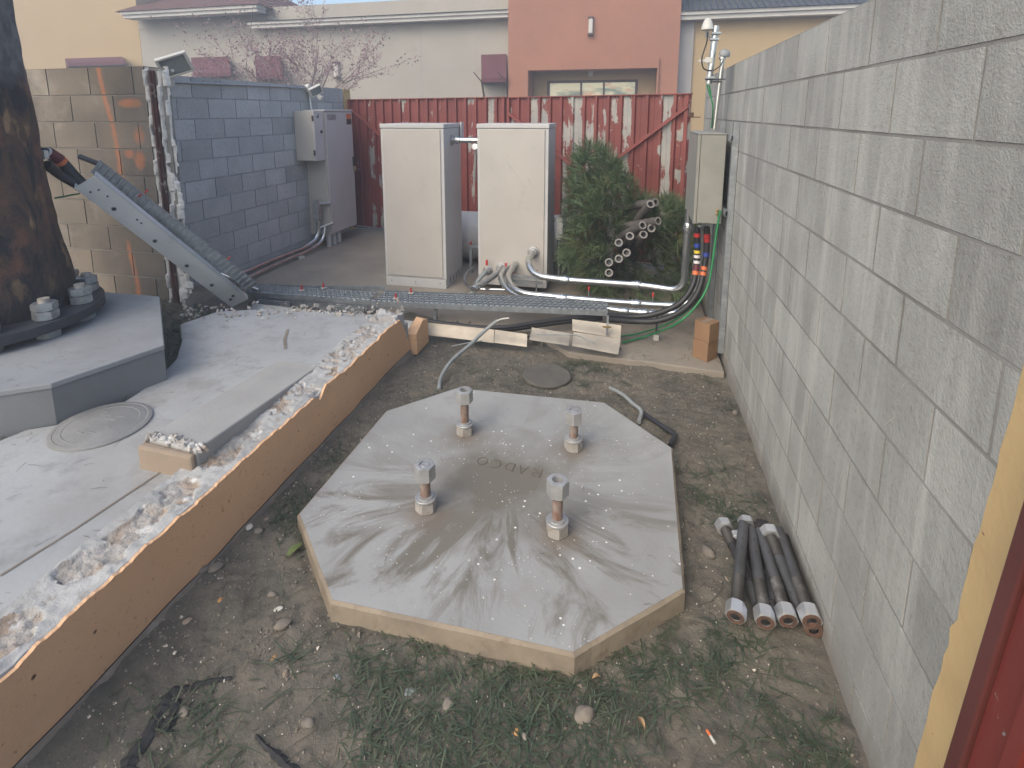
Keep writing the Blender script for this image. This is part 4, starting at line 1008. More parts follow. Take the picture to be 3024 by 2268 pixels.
cable('bright green ground cable arching from the wall box to the dirt',[AY(1556,455,4.1),AY(1548,500,4.1),AY(1540,560,4.08),AY(1528,620,4.05),AY(1500,665,4.0),AY(1460,700,3.98),AZ(1400,725,.04),AZ(1345,740,.02)],.008,m='green_cable',name='ground_cable')
cable('thin green ground cable lying low beneath the black cables',[AY(1520,600,4.4),AY(1490,665,4.3),AZ(1440,700,.06),AZ(1380,720,.03),AZ(1335,727,.02)],.007,m='green_cable',name='ground_cable')
for i,(y0,dx) in enumerate(((700,0),(708,8))):
    cable(['upper','lower'][i]+' black cable dipping under the right end of the long grating',[AY(1300,684+i*4,4.45),AY(1230,688+i*6,4.35),AY(1160,697+i*6,4.25),AY(1090,707+i*5,4.15),AY(1020,706+i*5,4.12),AY(900,690+i*4,4.15)],.02)
# ---------------------------------------------------------------- trench plates
def plate(label,pts,th=.006,m='iron_plate',holes=()):
    P=[Vector(p) for p in pts]; n=(P[1]-P[0]).cross(P[3]-P[0]).normalized()
    t=thing('steel_plate',label,'steel plate',tuple(P[0]),'steel edging plates along the trench')
    # curved plate: subdivide vertically
    b=MB(); K=8; rows=[]
    for k in range(K+1):
        f=k/K; a=P[0].lerp(P[3],f); c=P[1].lerp(P[2],f); off=-n*.018*math.sin(f*math.pi/2)**3
        rows.append((a+off,c+off))
    for k in range(K):
        a,c=rows[k]; d,e_=rows[k+1]; b.add([a,c,e_,d,a-n*th,c-n*th,e_-n*th,d-n*th],[(0,1,2,3),(7,6,5,4),(0,4,5,1),(3,2,6,7),(0,3,7,4),(1,5,6,2)])
    b.build('plate',m,t)
    for fu,fv,r in holes:
        q=P[0].lerp(P[1],fu).lerp(P[3].lerp(P[2],fu),fv); b=MB(); b.lathe([(r,-.001),(r,.003)],14,frame(q-n*.0,(0,-1,.2))); b.build('bolt_hole','black_plastic',t)
plate('long plate edging the pale deck from the ramp foot past the wall stub',[AY(545,655,3.98),AY(925,697,3.98),AY(925,725,3.96),AY(545,680,3.96)],m='galvanized_ramp')
plate('plate with two small holes directly right of the orange wall end',[AY(926,697,3.99),AY(1068,712,3.99),AY(1068,741,3.95),AY(926,724,3.95)],holes=[(.62,.45,.006),(.67,.47,.006)],m='iron_plate')
plate('stained plate behind the tip of the grey flexible conduit',[AY(1069,712,4.0),AY(1139,722,4.0),AY(1139,750,3.95),AY(1069,741,3.95)],holes=[(.42,.35,.006),(.58,.37,.006)])
plate('tilted rusty steel plate between two dark gaps in front of the trench',[AY(1149,708,4.02),AY(1232,721,4.02),AY(1228,750,3.93),AY(1144,737,3.93)],holes=[(.1,.85,.011)])
plate('rightmost bright bent plate with round hole in front of the trench',[AY(1239,718,4.02),AY(1341,733,4.02),AY(1335,769,3.9),AY(1236,750,3.93)],holes=[(.55,.8,.011)])
plate('rear bright plate leaning behind the rightmost plate',[AY(1236,690,4.2),AY(1342,703,4.2),AY(1340,734,4.14),AY(1237,716,4.14)])
t=thing('u_bolt_strap','thin steel strap holding the long grating down at its right end','strap',tuple(AY(1312,690,4.1)))
a_,b__=AY(1313,682,4.1),AY(1310,730,4.05); b=MB(); b.box((a_.x-.008,a_.y,b__.z),(a_.x+.008,a_.y+.006,a_.z)); b.build('strap','galvanized',t)
q=AY(1311,706,4.09); b=MB(); b.box((q.x-.03,q.y-.01,q.z-.006),(q.x+.03,q.y+.0,q.z+.006)); b.build('cross_bar','brass',t)
cable('copper lug on a short green wire lying against the stained plate',[AZ(976,748,.02),AZ(1010,741,.03),AZ(1045,735,.04),AZ(1085,725,.06)],.005,m='pvc_gray',name='ground_wire')
cable('thin grey wire with copper lug crossing the two right plates',[AY(1160,722,3.9),AY(1200,723,3.9),AY(1245,724,3.88),AY(1265,733,3.86),AY(1288,742,3.85)],.005,m='pvc_gray',name='ground_wire')
# clods in the trench
b=MB(); rr=random.Random(21)
for i in range(260):
    x=rr.uniform(-3.2,.0); y=4.02+rr.uniform(0,.3)+ .05; s=rr.uniform(.006,.03); o=len(b.v)
    M=Matrix.Translation((x,y,rr.uniform(-.06,.0)))@Matrix.Rotation(rr.uniform(0,6),4,Vector((rr.random(),rr.random(),rr.random()+.1)).normalized())
    b.box((-s,-s*.8,-s*.6),(s,s*.8,s*.6),M)
kind(b.build('trench_rubble','dirt',bevel=.004),'stuff','dirt clods and rubble in the trench under the grating')
# ---------------------------------------------------------------- ramp channels (ice bridge)
def channel(label,Q,m,teeth=False,holes=(),lip=.06):
    # Q: top-left, top-right, bottom-right, bottom-left on the visible face
    t=thing('cable_channel',label,'cable tray cover',tuple(Q[3]))
    a,bb,c,d=[Vector(q) for q in Q]; n=(bb-a).cross(d-a).normalized()
    if n.y>0: n=-n
    b=MB(); th=.004
    b.add([a,bb,c,d,a-n*th,bb-n*th,c-n*th,d-n*th],[(0,1,2,3),(7,6,5,4),(0,4,5,1),(3,2,6,7),(0,3,7,4),(1,5,6,2)]); b.build('face_plate',m,t)
    b=MB()
    for p,q,s in ((a,d,1),(bb,c,-1)):
        inw=((bb-a).normalized())*s*.004
        b.add([p,q,q-n*lip,p-n*lip,p+inw,q+inw,q-n*lip+inw,p-n*lip+inw],[(0,1,2,3),(7,6,5,4),(0,4,5,1),(3,2,6,7),(0,3,7,4),(1,5,6,2)])
    b.build('side_flange',m,t)
    for f,g_,r in holes:
        q=a.lerp(d,f).lerp(bb.lerp(c,f),g_); b=MB(); b.lathe([(r*1.35,-.002),(r*1.35,.004),(r*.9,.0045)],14,frame(q,n)); h=b.build('bolt_washer','galvanized',t,smooth=True)
        b=MB(); b.lathe([(r*.88,0),(r*.88,.0055)],12,frame(q,n)); b.build('bolt_hole','black_plastic',h)
    if teeth:
        b=MB(); L=(d-a).length; W=(bb-a).length; k=int(L/.045)
        for i in range(k):
            for g_,w_ in ((.0,1),):
                q=a.lerp(d,(i+.5)/k); q2=bb.lerp(c,(i+.5)/k); dd=(d-a).normalized()*.011
                b.add([q-dd,q2-dd,q2+dd,q+dd,q-dd+n*.006,q2-dd+n*.013,q2+dd*.3+n*.013,q+dd*.3+n*.006],[(4,5,6,7),(0,1,5,4),(3,7,6,2),(0,4,7,3),(1,2,6,5)])
        b.build('serrated_tread','galvanized',t)
    return t
Q=[AY(160,406,2.80),AY(206,379,2.86),AY(536,646,3.80),AY(500,664,3.74)]
channel('smooth pale steel channel sloping from the burnt pole to the trench',Q,'galvanized_ramp',holes=[(.17,.35,.013),(.41,.34,.013),(.62,.34,.013),(.80,.34,.013),(.93,.6,.010),(.945,.35,.010),(.05,.3,.006),(.06,.6,.006),(.105,.62,.006),(.27,.62,.006),(.295,.62,.006)])
Q=[AY(196,372,2.96),AY(216,346,3.0),AY(556,612,3.86),AY(536,628,3.82)]
channel('serrated darker steel channel behind the smooth sloping channel',Q,'galvanized',teeth=True,lip=.05)
Q=[AY(165,345,3.5),AY(214,334,3.55),AY(500,596,4.3),AY(470,606,4.26)]
b=MB(); b.tube([AY(172,338,3.05),AY(215,355,3.05)],.018,10); tag(b.build('cable_bridge_end','dark_steel',smooth=True),'dark rolled metal end above the serrated channel by the pole','metal end')
for i,(p0_,p1_) in enumerate((((260,418),(500,612)),((225,440),(455,628)))):
    pass
# red tips on wall side
for i,(x,y) in enumerate(((319,413),(305,422),(497,557))):
    q=AY(x-6,y+3,3.15 if i<2 else 3.6); b=MB(); b.tube([q,q+Vector((.03,.0,.02))],.006,8); tag(b.build('red_bolt_tip','red_plastic'),['upper red bolt tip poking above the serrated channel','lower of the two red bolt tips near the tan wall','red bolt tip near the foot of the serrated channel'][i],'bolt')
# big cables from pole into channel
cable('thick black cable with maroon and orange bands leaving the burnt pole',[AY(88,330,2.75),AY(108,333,2.8),AY(135,352,2.88),AY(165,385,2.93),AY(205,418,3.0),AY(300,490,3.25)],.035,bands=[('white_plastic',.16,.03),('maroon_tape',.26,.10),('orange_tape',.37,.03)])
cable('second thick black cable below the banded one at the burnt pole',[AY(100,355,2.75),AY(130,378,2.85),AY(175,405,2.93),AY(240,450,3.08),AY(300,500,3.25)],.03)
b=MB(); q=AY(96,334,2.72); b.box((q.x-.035,q.y-.03,q.z-.028),(q.x+.04,q.y+.0,q.z+.028)); tag(b.build('cable_clip','white_plastic',bevel=.006),'white plastic clip where the banded cable leaves the pole','clip')
cable('thin green wire stretched from the pole to the sloping channel',[AY(118,428,2.9),AY(140,424,2.95),AY(172,418,3.0)],.006,m='green_cable',name='ground_wire')
# dark cables beside channels inside
conduit('bright steel pipe end lying between the channels and the trench',[AY(480,592,4.2),AY(560,628,4.1)],.02)
# ---------------------------------------------------------------- right wall: box, strut, mast
BY0,BY1,BX0,BX1=4.15,4.80,.450,.640; bz0,bz1=1.005,1.65
t=thing('electrical_box','grey metal electrical box mounted on struts on the right wall','electrical box',(.55,4.5,1.0))
b=MB(); b.box((BX0+.022,BY0,bz0),(BX1,BY1,bz1-.008)); b.build('body','gray_box_paint',t,bevel=.004)
b=MB(); b.box((BX0,BY0-.004,bz0-.004),(BX0+.0195,BY1+.004,bz1-.01)); b.build('door','gray_box_paint',t,bevel=.003)
b=MB(); b.box((BX0-.004,BY0-.006,bz1-.0075),(BX1+.004,BY1+.006,bz1)); b.build('rain_hood','gray_box_paint',t,bevel=.002)
b=MB(); b.lathe([(.010,0),(.010,.012),(.006,.016)],10,frame((BX1-.03,BY0-.001,bz0+.10),(0,-1,0))); b.lathe([(.010,0),(.010,.012),(.006,.016)],10,frame((BX1-.032,BY0-.001,bz0+.075),(0,-1,0))); b.build('ground_lug','brass',t,smooth=True)
for x in (.49,.545):
    b=MB(); b.lathe([(.028,-.03),(.028,-.012),(.034,-.010),(.034,0)],16,Matrix.Translation((x,4.32,bz0-.004))); b.build('cable_gland','worn_steel',t,smooth=True)
t=thing('strut_channel','vertical steel strut with two brackets on the right wall behind the box','strut',(.69,4.1,0))
b=MB(); b.box((.665,4.06,.06),(.6675,4.11,1.73)); b.box((.6675,4.06,.06),(.7045,4.0625,1.73)); b.box((.6675,4.1075,.06),(.7045,4.11,1.73)); b.build('channel','galvanized',t)
b=MB(); b.box((.665,4.66,.06),(.7045,4.71,1.73)); b.build('rear_channel','galvanized',t)
for z in (1.60,1.08):
    b=MB(); b.box((.645,4.04,z),(.647,4.85,z+.04)); b.box((.647,4.04,z),(.6645,4.85,z+.002)); b.box((.647,4.04,z+.038),(.6645,4.85,z+.04)); b.build('bracket','galvanized',t)
# mast with antennas
t=thing('antenna_mast','two clamped bright pipes rising above the grey wall box','mast',(.6,4.5,1.65))
m0=AY(1543,279,4.45); m1=AY(1561,125,4.45)
b=MB(); b.tube([m0,m1],.016,14); b.build('lower_pipe','emt_pipe',t,smooth=True)
n0=AY(1531,181,4.45); n1=AY(1547,56,4.45)
b=MB(); b.tube([n0,n1],.022,14); b.build('upper_pipe','emt_pipe',t,smooth=True)
for x,y in ((1547,72),(1543,85),(1533,168)):
    q=AY(x,y,4.43); b=MB(); b.box((q.x-.032,q.y-.03,q.z-.008),(q.x+.032,q.y+.02,q.z+.006)); b.build('pipe_clamp','galvanized',t,bevel=.002)
q=AY(1545,169,4.43); b=MB(); b.box((q.x-.07,q.y-.012,q.z-.012),(q.x+.07,q.y+.012,q.z-.004)); b.box((q.x-.03,q.y-.012,q.z-.03),(q.x+.04,q.y+.012,q.z-.018)); b.build('cross_plate','dark_steel',t)
q=AY(1534,130,4.43); b=MB(); b.box((q.x-.035,q.y-.012,q.z-.02),(q.x+.015,q.y+.012,q.z+.02)); b.box((q.x-.08,q.y-.006,q.z-.012),(q.x-.035,q.y+.006,q.z+.006)); b.build('arrestor','white_plastic',t,bevel=.003)
q=AY(1528,62,4.45)
t=thing('gps_antenna','white bullet shaped antenna at the top of the mast','antenna',tuple(q))
b=MB(); b.lathe([(.036,0),(.042,.004),(.043,.018),(.040,.024),(.036,.045),(.026,.072),(.012,.088),(.002,.091)],28,Matrix.Translation((q.x,q.y,q.z-.012))); b.build('dome','white_plastic',t,smooth=True)
b=MB(); b.tube([(q.x,q.y,q.z-.02),(q.x+.0,q.y,q.z-.06)],.012,10); b.tube([(q.x+.005,q.y,q.z-.035),(q.x+.045,q.y,q.z-.10)],.007,8); b.build('antenna_stem','pvc_gray',t,smooth=True)
q=AY(1564,118,4.45)
t=thing('gps_antenna','dark dome antenna on the shorter mast pipe','antenna',tuple(q))
b=MB(); b.lathe([(.034,0),(.040,.006),(.040,.016),(.034,.034),(.018,.046),(.002,.050)],28,frame((q.x,q.y,q.z-.01),(.25,-.25,.9))); b.build('dome','pvc_gray',t,smooth=True)
b=MB(); b.lathe([(.022,-.03),(.026,-.026),(.026,-.012),(.02,-.010)],16,Matrix.Translation((q.x-.01,q.y,q.z-.005))); b.build('collar','emt_pipe',t,smooth=True)
cable('thin black lead looping from the white antenna to the mast clamp',[AY(1528,70,4.42),AY(1527,90,4.42),AY(1519,115,4.42),AY(1516,130,4.42),AY(1519,146,4.42),AY(1528,152,4.42),AY(1538,152,4.42)],.005,name='antenna_lead')
cable('thin black lead curving from the dark antenna to the mast clamp',[AY(1562,130,4.42),AY(1556,142,4.42),AY(1545,150,4.42),AY(1540,153,4.42)],.004,name='antenna_lead')
for i,dx in enumerate((0,5)):
    cable(['left','right'][i]+' green ground wire running down from the upper mast pipe',[AY(1527+dx,183,4.44),AY(1532+dx*.6,200,4.44),AY(1537,215,4.44),AY(1540-i*0,235,4.44),AY(1537,277,4.44)],.005,m='green_cable',name='ground_wire')
# cardboard boxes
q=AZ(1527,783,0.0)
bl=AZ(1495,770,0.); br=AZ(1548,767,0.)
Pc=Vector((q.x,q.y,0)); u=(Vector((bl.x,bl.y,0))-Pc); v=(Vector((br.x,br.y,0))-Pc)
u=u.normalized()*.125; v=Vector((-u.y,u.x,0)); v=v if v.dot(br-Pc)>0 else -v; v=v.normalized()*.125
for i,(z0,z1,lab) in enumerate(((.0,.145,'lower of the two stacked cardboard boxes by the right wall'),(.147,.29,'upper of the two stacked cardboard boxes by the right wall'))):
    t=thing('cardboard_box',lab,'box',(Pc.x,Pc.y,z0),'cardboard boxes by the wall strut')
    o_=Vector((.003*i,-.004*i,0)); p4=[Pc+o_,Pc+u+o_,Pc+u+v+o_,Pc+v+o_]
    b=MB(); b.prism([(p.x,p.y) for p in p4][::(1 if (u.x*v.y-u.y*v.x)>0 else -1)],z0,z1); b.build('carton','cardboard',t,bevel=.003)
    c0=Pc+u*.5+o_; b=MB(); a_=c0-v.normalized()*.0; 
    b.add([tuple(c0+u.normalized()*.02+Vector((0,0,z1+.001))),tuple(c0-u.normalized()*.02+Vector((0,0,z1+.001))),tuple(c0-u.normalized()*.02+v+Vector((0,0,z1+.001))),tuple(c0+u.normalized()*.02+v+Vector((0,0,z1+.001)))],[(0,1,2,3)]); b.build('tape_strip','curb_end',t)
# ---------------------------------------------------------------- grey flexible conduits
conduit('long pale grey flexible conduit arching over the dirt by the orange wall',[AZ(948,842,.0),AZ(953,815,.03),AZ(975,780,.06),AZ(1015,745,.10),AZ(1050,712,.17),AZ(1075,692,.24)],.0135,m='pvc_gray',bends=False,name='flexible_conduit')
cable('stripped pale wire tip at the end of the long grey conduit',[AZ(1074,693,.24),AZ(1084,689,.26),AZ(1100,687,.27)],.006,m='white_plastic',name='wire_end')
conduit('short grey flexible conduit bent in the dirt right of the footing',[AZ(1318,838,.02),AZ(1345,852,.03),AZ(1365,870,.035),AZ(1385,888,.03),AZ(1380,912,.02)],.012,m='pvc_gray',bends=False,name='flexible_conduit')
conduit('black elbow pipe lying at the right corner of the footing',[AZ(1390,893,.02),AZ(1425,917,.03),AZ(1460,940,.03),AZ(1448,962,.02)],.014,m='black_plastic',rad=.02,name='plastic_elbow')
# ---------------------------------------------------------------- loose bolts pile
def rod(label,p0,p1,r,m,nut,nutm='shiny_steel',holes=()):
    p0,p1=Vector(p0),Vector(p1); d=(p1-p0).normalized()
    t=thing('loose_anchor_bolt',label,'anchor bolt',tuple(p0),'loose anchor bolts piled by the wall')
    b=MB(); b.tube([p0,p1],r,18); b.build('shaft',m,t,smooth=True)
    for f in holes:
        q=p0.lerp(p1,f)+Vector((0,-.2,1)).normalized()*r*.97; b=MB(); b.lathe([(.004,0),(.004,.001)],8,frame(q,(0,-.2,1))); b.build('drill_hole','black_plastic',t)
    if nut in (1,3):
        L=.16; b=MB(); prof=[]; z=0
        while z<L: prof+=[(r*1.02,z),(r*1.10,z+.0025)]; z+=.005
        b.lathe(prof,18,frame(p0+d*.0,d)); b.build('thread','dark_rod',t,smooth=True)
        b=MB(); b.hexnut(r*1.5,.048,r*.80,frame(p0+d*.045,-d),depth=.025); b.build('nut',nutm,t,smooth=True)
        b=MB(); b.lathe([(r*.88,0),(r*.88,.002)],16,frame(p0+d*.024,-d)); b.build('bolt_end','rust',t)
        b=MB(); b.lathe([(r*1.44,.0),(r*1.40,.0012),(r*.80,.0012),(r*.78,0)],24,frame(p0-d*.0028,-d)); b.f=[f for f in b.f if len(f)==4]; b.build('nut_face','rust',t)
    if nut in (2,3):
        b=MB(); prof=[]; z=0
        while z<.12: prof+=[(r*1.02,z),(r*1.10,z+.0025)]; z+=.005
        b.lathe(prof,18,frame(p1,-d)); b.build('thread','dark_rod',t,smooth=True)
        b=MB(); b.hexnut(r*1.6,.035,r*.98,frame(p1-d*.03,d),depth=.01); b.build('nut',nutm,t,smooth=True)
rz=.042
P=lambda x,y,z: AZ(x,y,z)
S5=.7315/3.951   # crop pixels -> view pixels
def Q5(x,y,z): return AZ(2050*.7315+x*S5,1480*.7315+y*S5,z)
rod('leftmost thick loose bolt with bright nut at its near end, crossing over others',Q5(482,1345,.05),Q5(575,265,.11),.0205,'gray_rod',1,holes=(.78,.68,.5))
rod('second loose bolt from the left with bright nut, two drill holes',Q5(830,1410,.045),Q5(665,330,.085),.0205,'gray_rod',1,holes=(.83,.68))
rod('third thick loose bolt with bright nut, between the short rod and the slim one',Q5(1095,1390,.045),Q5(765,345,.085),.0205,'gray_rod',1,holes=(.85,.68))
rod('loose bolt nearest the block wall with the largest near nut',Q5(1370,1400,.055),Q5(985,350,.08),.0215,'gray_rod',1)
rod('slim loose rod with bright nut at its far end, second from the wall',Q5(1235,1300,.035),Q5(865,340,.10),.020,'gray_rod',2)
rod('short grey rod lying low in the middle of the pile',Q5(940,1195,.03),Q5(790,300,.03),.021,'gray_rod',2,nutm='dark_rod')
rod('bluish loose rod at the bottom left of the pile with far bright nut',Q5(735,1230,.025),Q5(500,420,.03),.019,'gray_rod',2)
rod('dark loose bolt sticking out furthest left with far bright nut',Q5(830,1330,.022),Q5(335,270,.035),.020,'dark_rod',2)
rod('loose bolt hidden under the pile with its bright nut at the far middle',Q5(960,1430,.02),Q5(600,240,.035),.019,'dark_rod',2)
rod('rusty loose bolt lying lowest against the block wall',Q5(1395,1500,.02),Q5(1050,420,.022),.020,'dark_rod',1,nutm='rust')
# ---------------------------------------------------------------- heap of artificial branches
heap=[(1265,312),(1240,345),(1228,400),(1222,470),(1222,560),(1240,600),(1330,650),(1440,665),(1500,640),(1510,500),(1478,432),(1440,430),(1405,436),(1378,415),(1350,372),(1325,340),(1300,322)]
def inpoly(x,y,P):
    c=False
    for i in range(len(P)):
        x1,y1=P[i]; x2,y2=P[i-1]
        if (y1>y)!=(y2>y) and x<(x2-x1)*(y-y1)/(y2-y1)+x1: c=not c
    return c
S3=.7315/3.318
def Q3(x,y,Y): return AY(1650*.7315+x*S3,400*.7315+y*S3,Y)
ends=[((950,655),(690,690),5.15,.28),((900,672),(790,800),5.0,.3),((975,837),(705,880),5.0,.3),((822,880),(670,955),4.98,.3),((908,908),(850,960),5.02,.35),((830,970),(750,1060),4.98,.35),((697,985),(680,1060),4.98,.35),((588,1050),(600,1090),4.98,.4),((664,1148),(700,1180),4.98,.4),((588,1208),(600,1240),4.98,.4),((492,1243),(520,1270),4.98,.4),((492,1345),(520,1370),4.98,.4)]
blab=['pine branch pipe pointing right at the very top rear of the heap','topmost front pipe of the pine heap, angled steeply down','pipe end furthest right in the pine heap, upper middle','pipe lying diagonally left under the furthest right pipe end','pipe end tucked below the furthest right pipe end','reddish rimmed pipe end in the middle of the heap','pipe end left of the reddish rimmed one','pipe end standing alone left of the middle of the heap','right pipe of the pair in the lower heap','left pipe of the pair in the lower heap','upper of the two lowest left pipe ends','lowest pipe end of the pine heap']
clumps=[[] for _ in range(16)]
rr=random.Random(31)
brs=[]
for i,((x,y),(x2,y2),Yd,ln) in enumerate(ends):
    a=Q3(x,y,Yd); b2=Q3(x2,y2,Yd+.28); d=(b2-a).normalized()
    t=thing('artificial_branch',blab[i],'branch',tuple(a),'artificial pine branches piled by the gate')
    b=MB(); ro,ri=.038,.023
    M=frame(a,d)
    b.lathe([(ri,.06),(ri,0.002),(ri+.002,0),(ro-.002,0),(ro,.002),(ro,.55)],22,M); b.f=[f for f in b.f if len(f)==4]
    b.build('pipe_stem','pipe_stem',t,smooth=True)
    b=MB(); b.lathe([(ri+.001,-.0015),(ro-.001,-.0015)],22,M); b.f=[f for f in b.f if len(f)==4]; b.build('pipe_rim','pipe_end',t)
    b=MB(); b.lathe([(ri,.05),(ri*.1,.052)],14,M); b.build('pipe_bore','black_plastic',t)
    brs.append((a+d*.5,t))
# a standing branch forms the tip
tipb=thing('artificial_branch','tall pine branch standing upright at the left of the heap against the gate','branch',tuple(AY(1290,600,5.7)),'artificial pine branches piled by the gate')
b=MB(); b.tube([AY(1300,610,5.65),AY(1285,480,5.7),AY(1270,340,5.75)],[.03,.02,.008],10); b.build('branch_core','pipe_stem',tipb,smooth=True)
tip2=thing('artificial_branch','pine branch lying behind the grey wall box at the right of the heap','branch',tuple(AY(1460,560,5.4)),'artificial pine branches piled by the gate')
b=MB(); b.tube([AY(1400,560,5.5),AY(1450,480,5.5),AY(1490,450,5.5)],[.03,.02,.008],10); b.build('branch_core','pipe_stem',tip2,smooth=True)
cl={}
def needles(b,o,d,n,ln,rnd):
    for k in range(n):
        v=(d+Vector((rnd.gauss(0,.42),rnd.gauss(0,.42),rnd.gauss(-.08,.38)))).normalized()
        L=ln*rnd.uniform(.6,1.15); s=v.cross(Vector((rnd.gauss(0,1),rnd.gauss(0,1),rnd.gauss(0,1)))).normalized()*.0023
        m=o+v*L*.55+Vector((0,0,.004)); e=o+v*L+Vector((0,0,-.012*rnd.random()))
        b.add([o-s*.6,o+s*.6,m+s,m-s,e],[(0,1,2,3),(3,2,4)])
cand=[(p,t) for p,t in brs]
nb={}
count=0
while count<1350:
    x=rr.uniform(1215,1512); y=rr.uniform(305,655)
    if not inpoly(x,y,heap): continue
    Yd=rr.uniform(5.12,6.0)
    # keep the dark pocket under the pipes clear in front
    if 1345<x<1480 and 530<y<625 and Yd<5.45: continue
    if 1305<x<1425 and 425<y<600 and Yd<5.28: continue
    p=AY(x,y,Yd)
    if p.z<.02 or p.x>.69: continue
    cxp=AY(1345,560,Yd); d=(p-Vector((cxp.x,cxp.y+.2,cxp.z-.1))).normalized(); d=(d+Vector((rr.gauss(0,.4),-.55+rr.gauss(0,.3),rr.gauss(.05,.4)))).normalized()
    if x<1345 and y<560: own=tipb
    elif x>1430: own=tip2
    else: own=min(brs,key=lambda q:(q[0]-p).length+rr.random()*.2)[1]
    b=nb.setdefault(own.name,(MB(),own))[0]
    needles(b,p,d,20,rr.uniform(.12,.2),rr); count+=1
for k,(b,own) in nb.items(): b.build('needles','needle',own)
# ---------------------------------------------------------------- building across the lot
BY=20.0
bd=thing('store_building','long beige, yellow and salmon stucco store with tiled roofs beyond the gates','building',(-6,22,0))
def wallbox(nm,x0,x1,y0,zt,m,depth=4,z0=-.13,parent=bd):
    b=MB(); b.box((x0,y0,z0),(x1,y0+depth,zt)); return b.build(nm,m,parent)
def bx(px,Y=BY,py=200): return at(px,py,Y=Y).x
def bz(px,py,Y=BY): return at(px,py,Y=Y).z
xA=bx(300,BY,60)
wallbox('yellow_wing',-30,xA-.0,BY-.01,9,'yellow_building')
wallbox('beige_wall',xA,bx(1098),BY,5.9,'beige_wall')
# salmon tower with recess
tx0,tx1=bx(1098,BY-.6),bx(1462,BY-.6); ty=BY-.6
ox0,ox1=bx(1142,ty),bx(1417,ty); oz=bz(1280,150,ty)
wallbox('tower_pier',tx0,ox0,ty,12,'salmon_building'); wallbox('tower_pier',ox1,tx1,ty,12,'salmon_building')
b=MB(); b.box((ox0,ty,oz),(ox1,ty+2.2,12)); b.build('tower_wall','salmon_building',bd)
# relief band round the opening
rx0,rx1,rz1=bx(1129,ty-.1),bx(1421,ty-.1),bz(1280,127,ty-.1)
b=MB(); b.box((rx0,ty-.1,oz+.002),(rx1,ty-.002,rz1)); b.box((rx0,ty-.1,-.13),(ox0-.01,ty-.002,oz)); b.box((ox1+.01,ty-.1,-.13),(rx1,ty-.002,oz)); b.build('opening_surround','salmon_building',bd)
wy=ty+1.0
b=MB(); wx0,wx1,wz0,wz1=bx(1182,wy),bx(1377,wy),.3,bz(1280,173,wy)
b.box((ox0-.2,wy,-.13),(wx0,wy+.2,oz+.5)); b.box((wx1,wy,-.13),(ox1+.2,wy+.2,oz+.5)); b.box((wx0,wy,wz1),(wx1,wy+.2,oz+.5)); b.build('recess_wall','yellow_building',bd)
b=MB(); fw=.09
b.box((wx0,wy-.03,wz0),(wx0+fw,wy+.05,wz1)); b.box((wx1-fw,wy-.03,wz0),(wx1,wy+.05,wz1)); b.box((wx0+fw,wy-.03,wz1-fw),(wx1-fw,wy+.05,wz1))
for px in (1255,1304): X=bx(px,wy); b.box((X-.03,wy-.03,wz0),(X+.03,wy+.05,wz1-fw))
wf=b.build('window_frame','window_frame',bd)
b=MB(); b.box((wx0+fw,wy+.06,wz0),(wx1-fw,wy+.08,wz1-fw)); b.build('window_glass','window_glass',wf)
# tower sconce + ceiling lamp
def sconce(label_nm,x,z,y,h,w_):
    b=MB(); b.box((x-w_,y-.16,z-h),(x+w_,y-.002,z+h)); s=b.build('wall_sconce','fascia',bd,bevel=.03)
    b=MB(); b.box((x-w_-.02,y-.18,z+h),(x+w_+.02,y,z+h+.05)); b.box((x-w_-.02,y-.18,z-h-.05),(x+w_+.02,y,z-h)); b.build('sconce_cap','window_frame',s)
sconce('',bx(1273,ty),bz(1273,57,ty),ty,.24,.07)
sconce('',bx(732,BY),bz(732,152,BY),BY,.26,.10)
b=MB(); X=bx(1276,ty+1.0); b.box((X-.08,wy-.3,wz1+.12),(X+.08,wy-.01,wz1+.5)); b.build('hanging_lamp','fascia',bd)
# right wing
r0,r1=tx1,bx(1900,BY)+4
wallbox('gray_pilaster',r0,bx(1491),BY-.12,bz(1490,40,BY-.12),'gray_trim')
wallbox('yellow_wall',r0,r1,BY,bz(1600,38,BY)+.2,'yellow_building')
# roofs + fascias
def roof(nm,x0,x1,y,z,m,run=5,rise=2.2,hipl=0,hipr=0):
    b=MB(); b.add([(x0,y,z),(x1,y,z),(x1-hipr,y+run,z+rise),(x0+hipl,y+run,z+rise),(x1,y+run*2,z),(x0,y+run*2,z)],[(0,1,2,3),(1,4,2),(0,3,5),(3,2,4,5)]); return b.build(nm,m,bd)
def fas(x0,x1,y,z0,z1):
    b=MB(); b.box((x0,y,z0),(x1,y+.5,z0+(z1-z0)*.55)); b.box((x0-.04,y-.08,z0+(z1-z0)*.55),(x1+.04,y+.5,z1)); b.build('fascia','fascia',bd)
yB=BY-.45
zf0,zf1=bz(820,49,yB),bz(820,35,yB)
xl=bx(538,yB,40); 
fas(xl,bx(1097,yB,36),yB,zf0,zf1); roof('tile_roof',xl-.2,bx(1097,yB,36),yB-.15,zf1+.005,'slate_tile',3.2,.62,1.2,0)
yA=BY-.9; za0,za1=bz(400,33,yA),bz(400,19,yA)
fas(bx(264,yA,20),bx(556,yA,30),yA,za0,za1); roof('tile_roof',bx(262,yA,20)-.2,bx(556,yA,30)+.1,yA-.15,za1+.005,'red_tile',3,1.2,0,1.5)
b=MB(); b.box((xA+.001,BY-.02,zf1),(bx(556,yA),BY+2,za0)); b.build('upper_wall','beige_wall',bd)
yC=BY-.45; zc0,zc1=bz(1600,38,yC),bz(1600,20,yC)
fas(tx1+.002,r1,yC,zc0,zc1); roof('tile_roof',tx1+.002,r1,yC-.15,zc1+.005,'slate_tile',6,2.6)
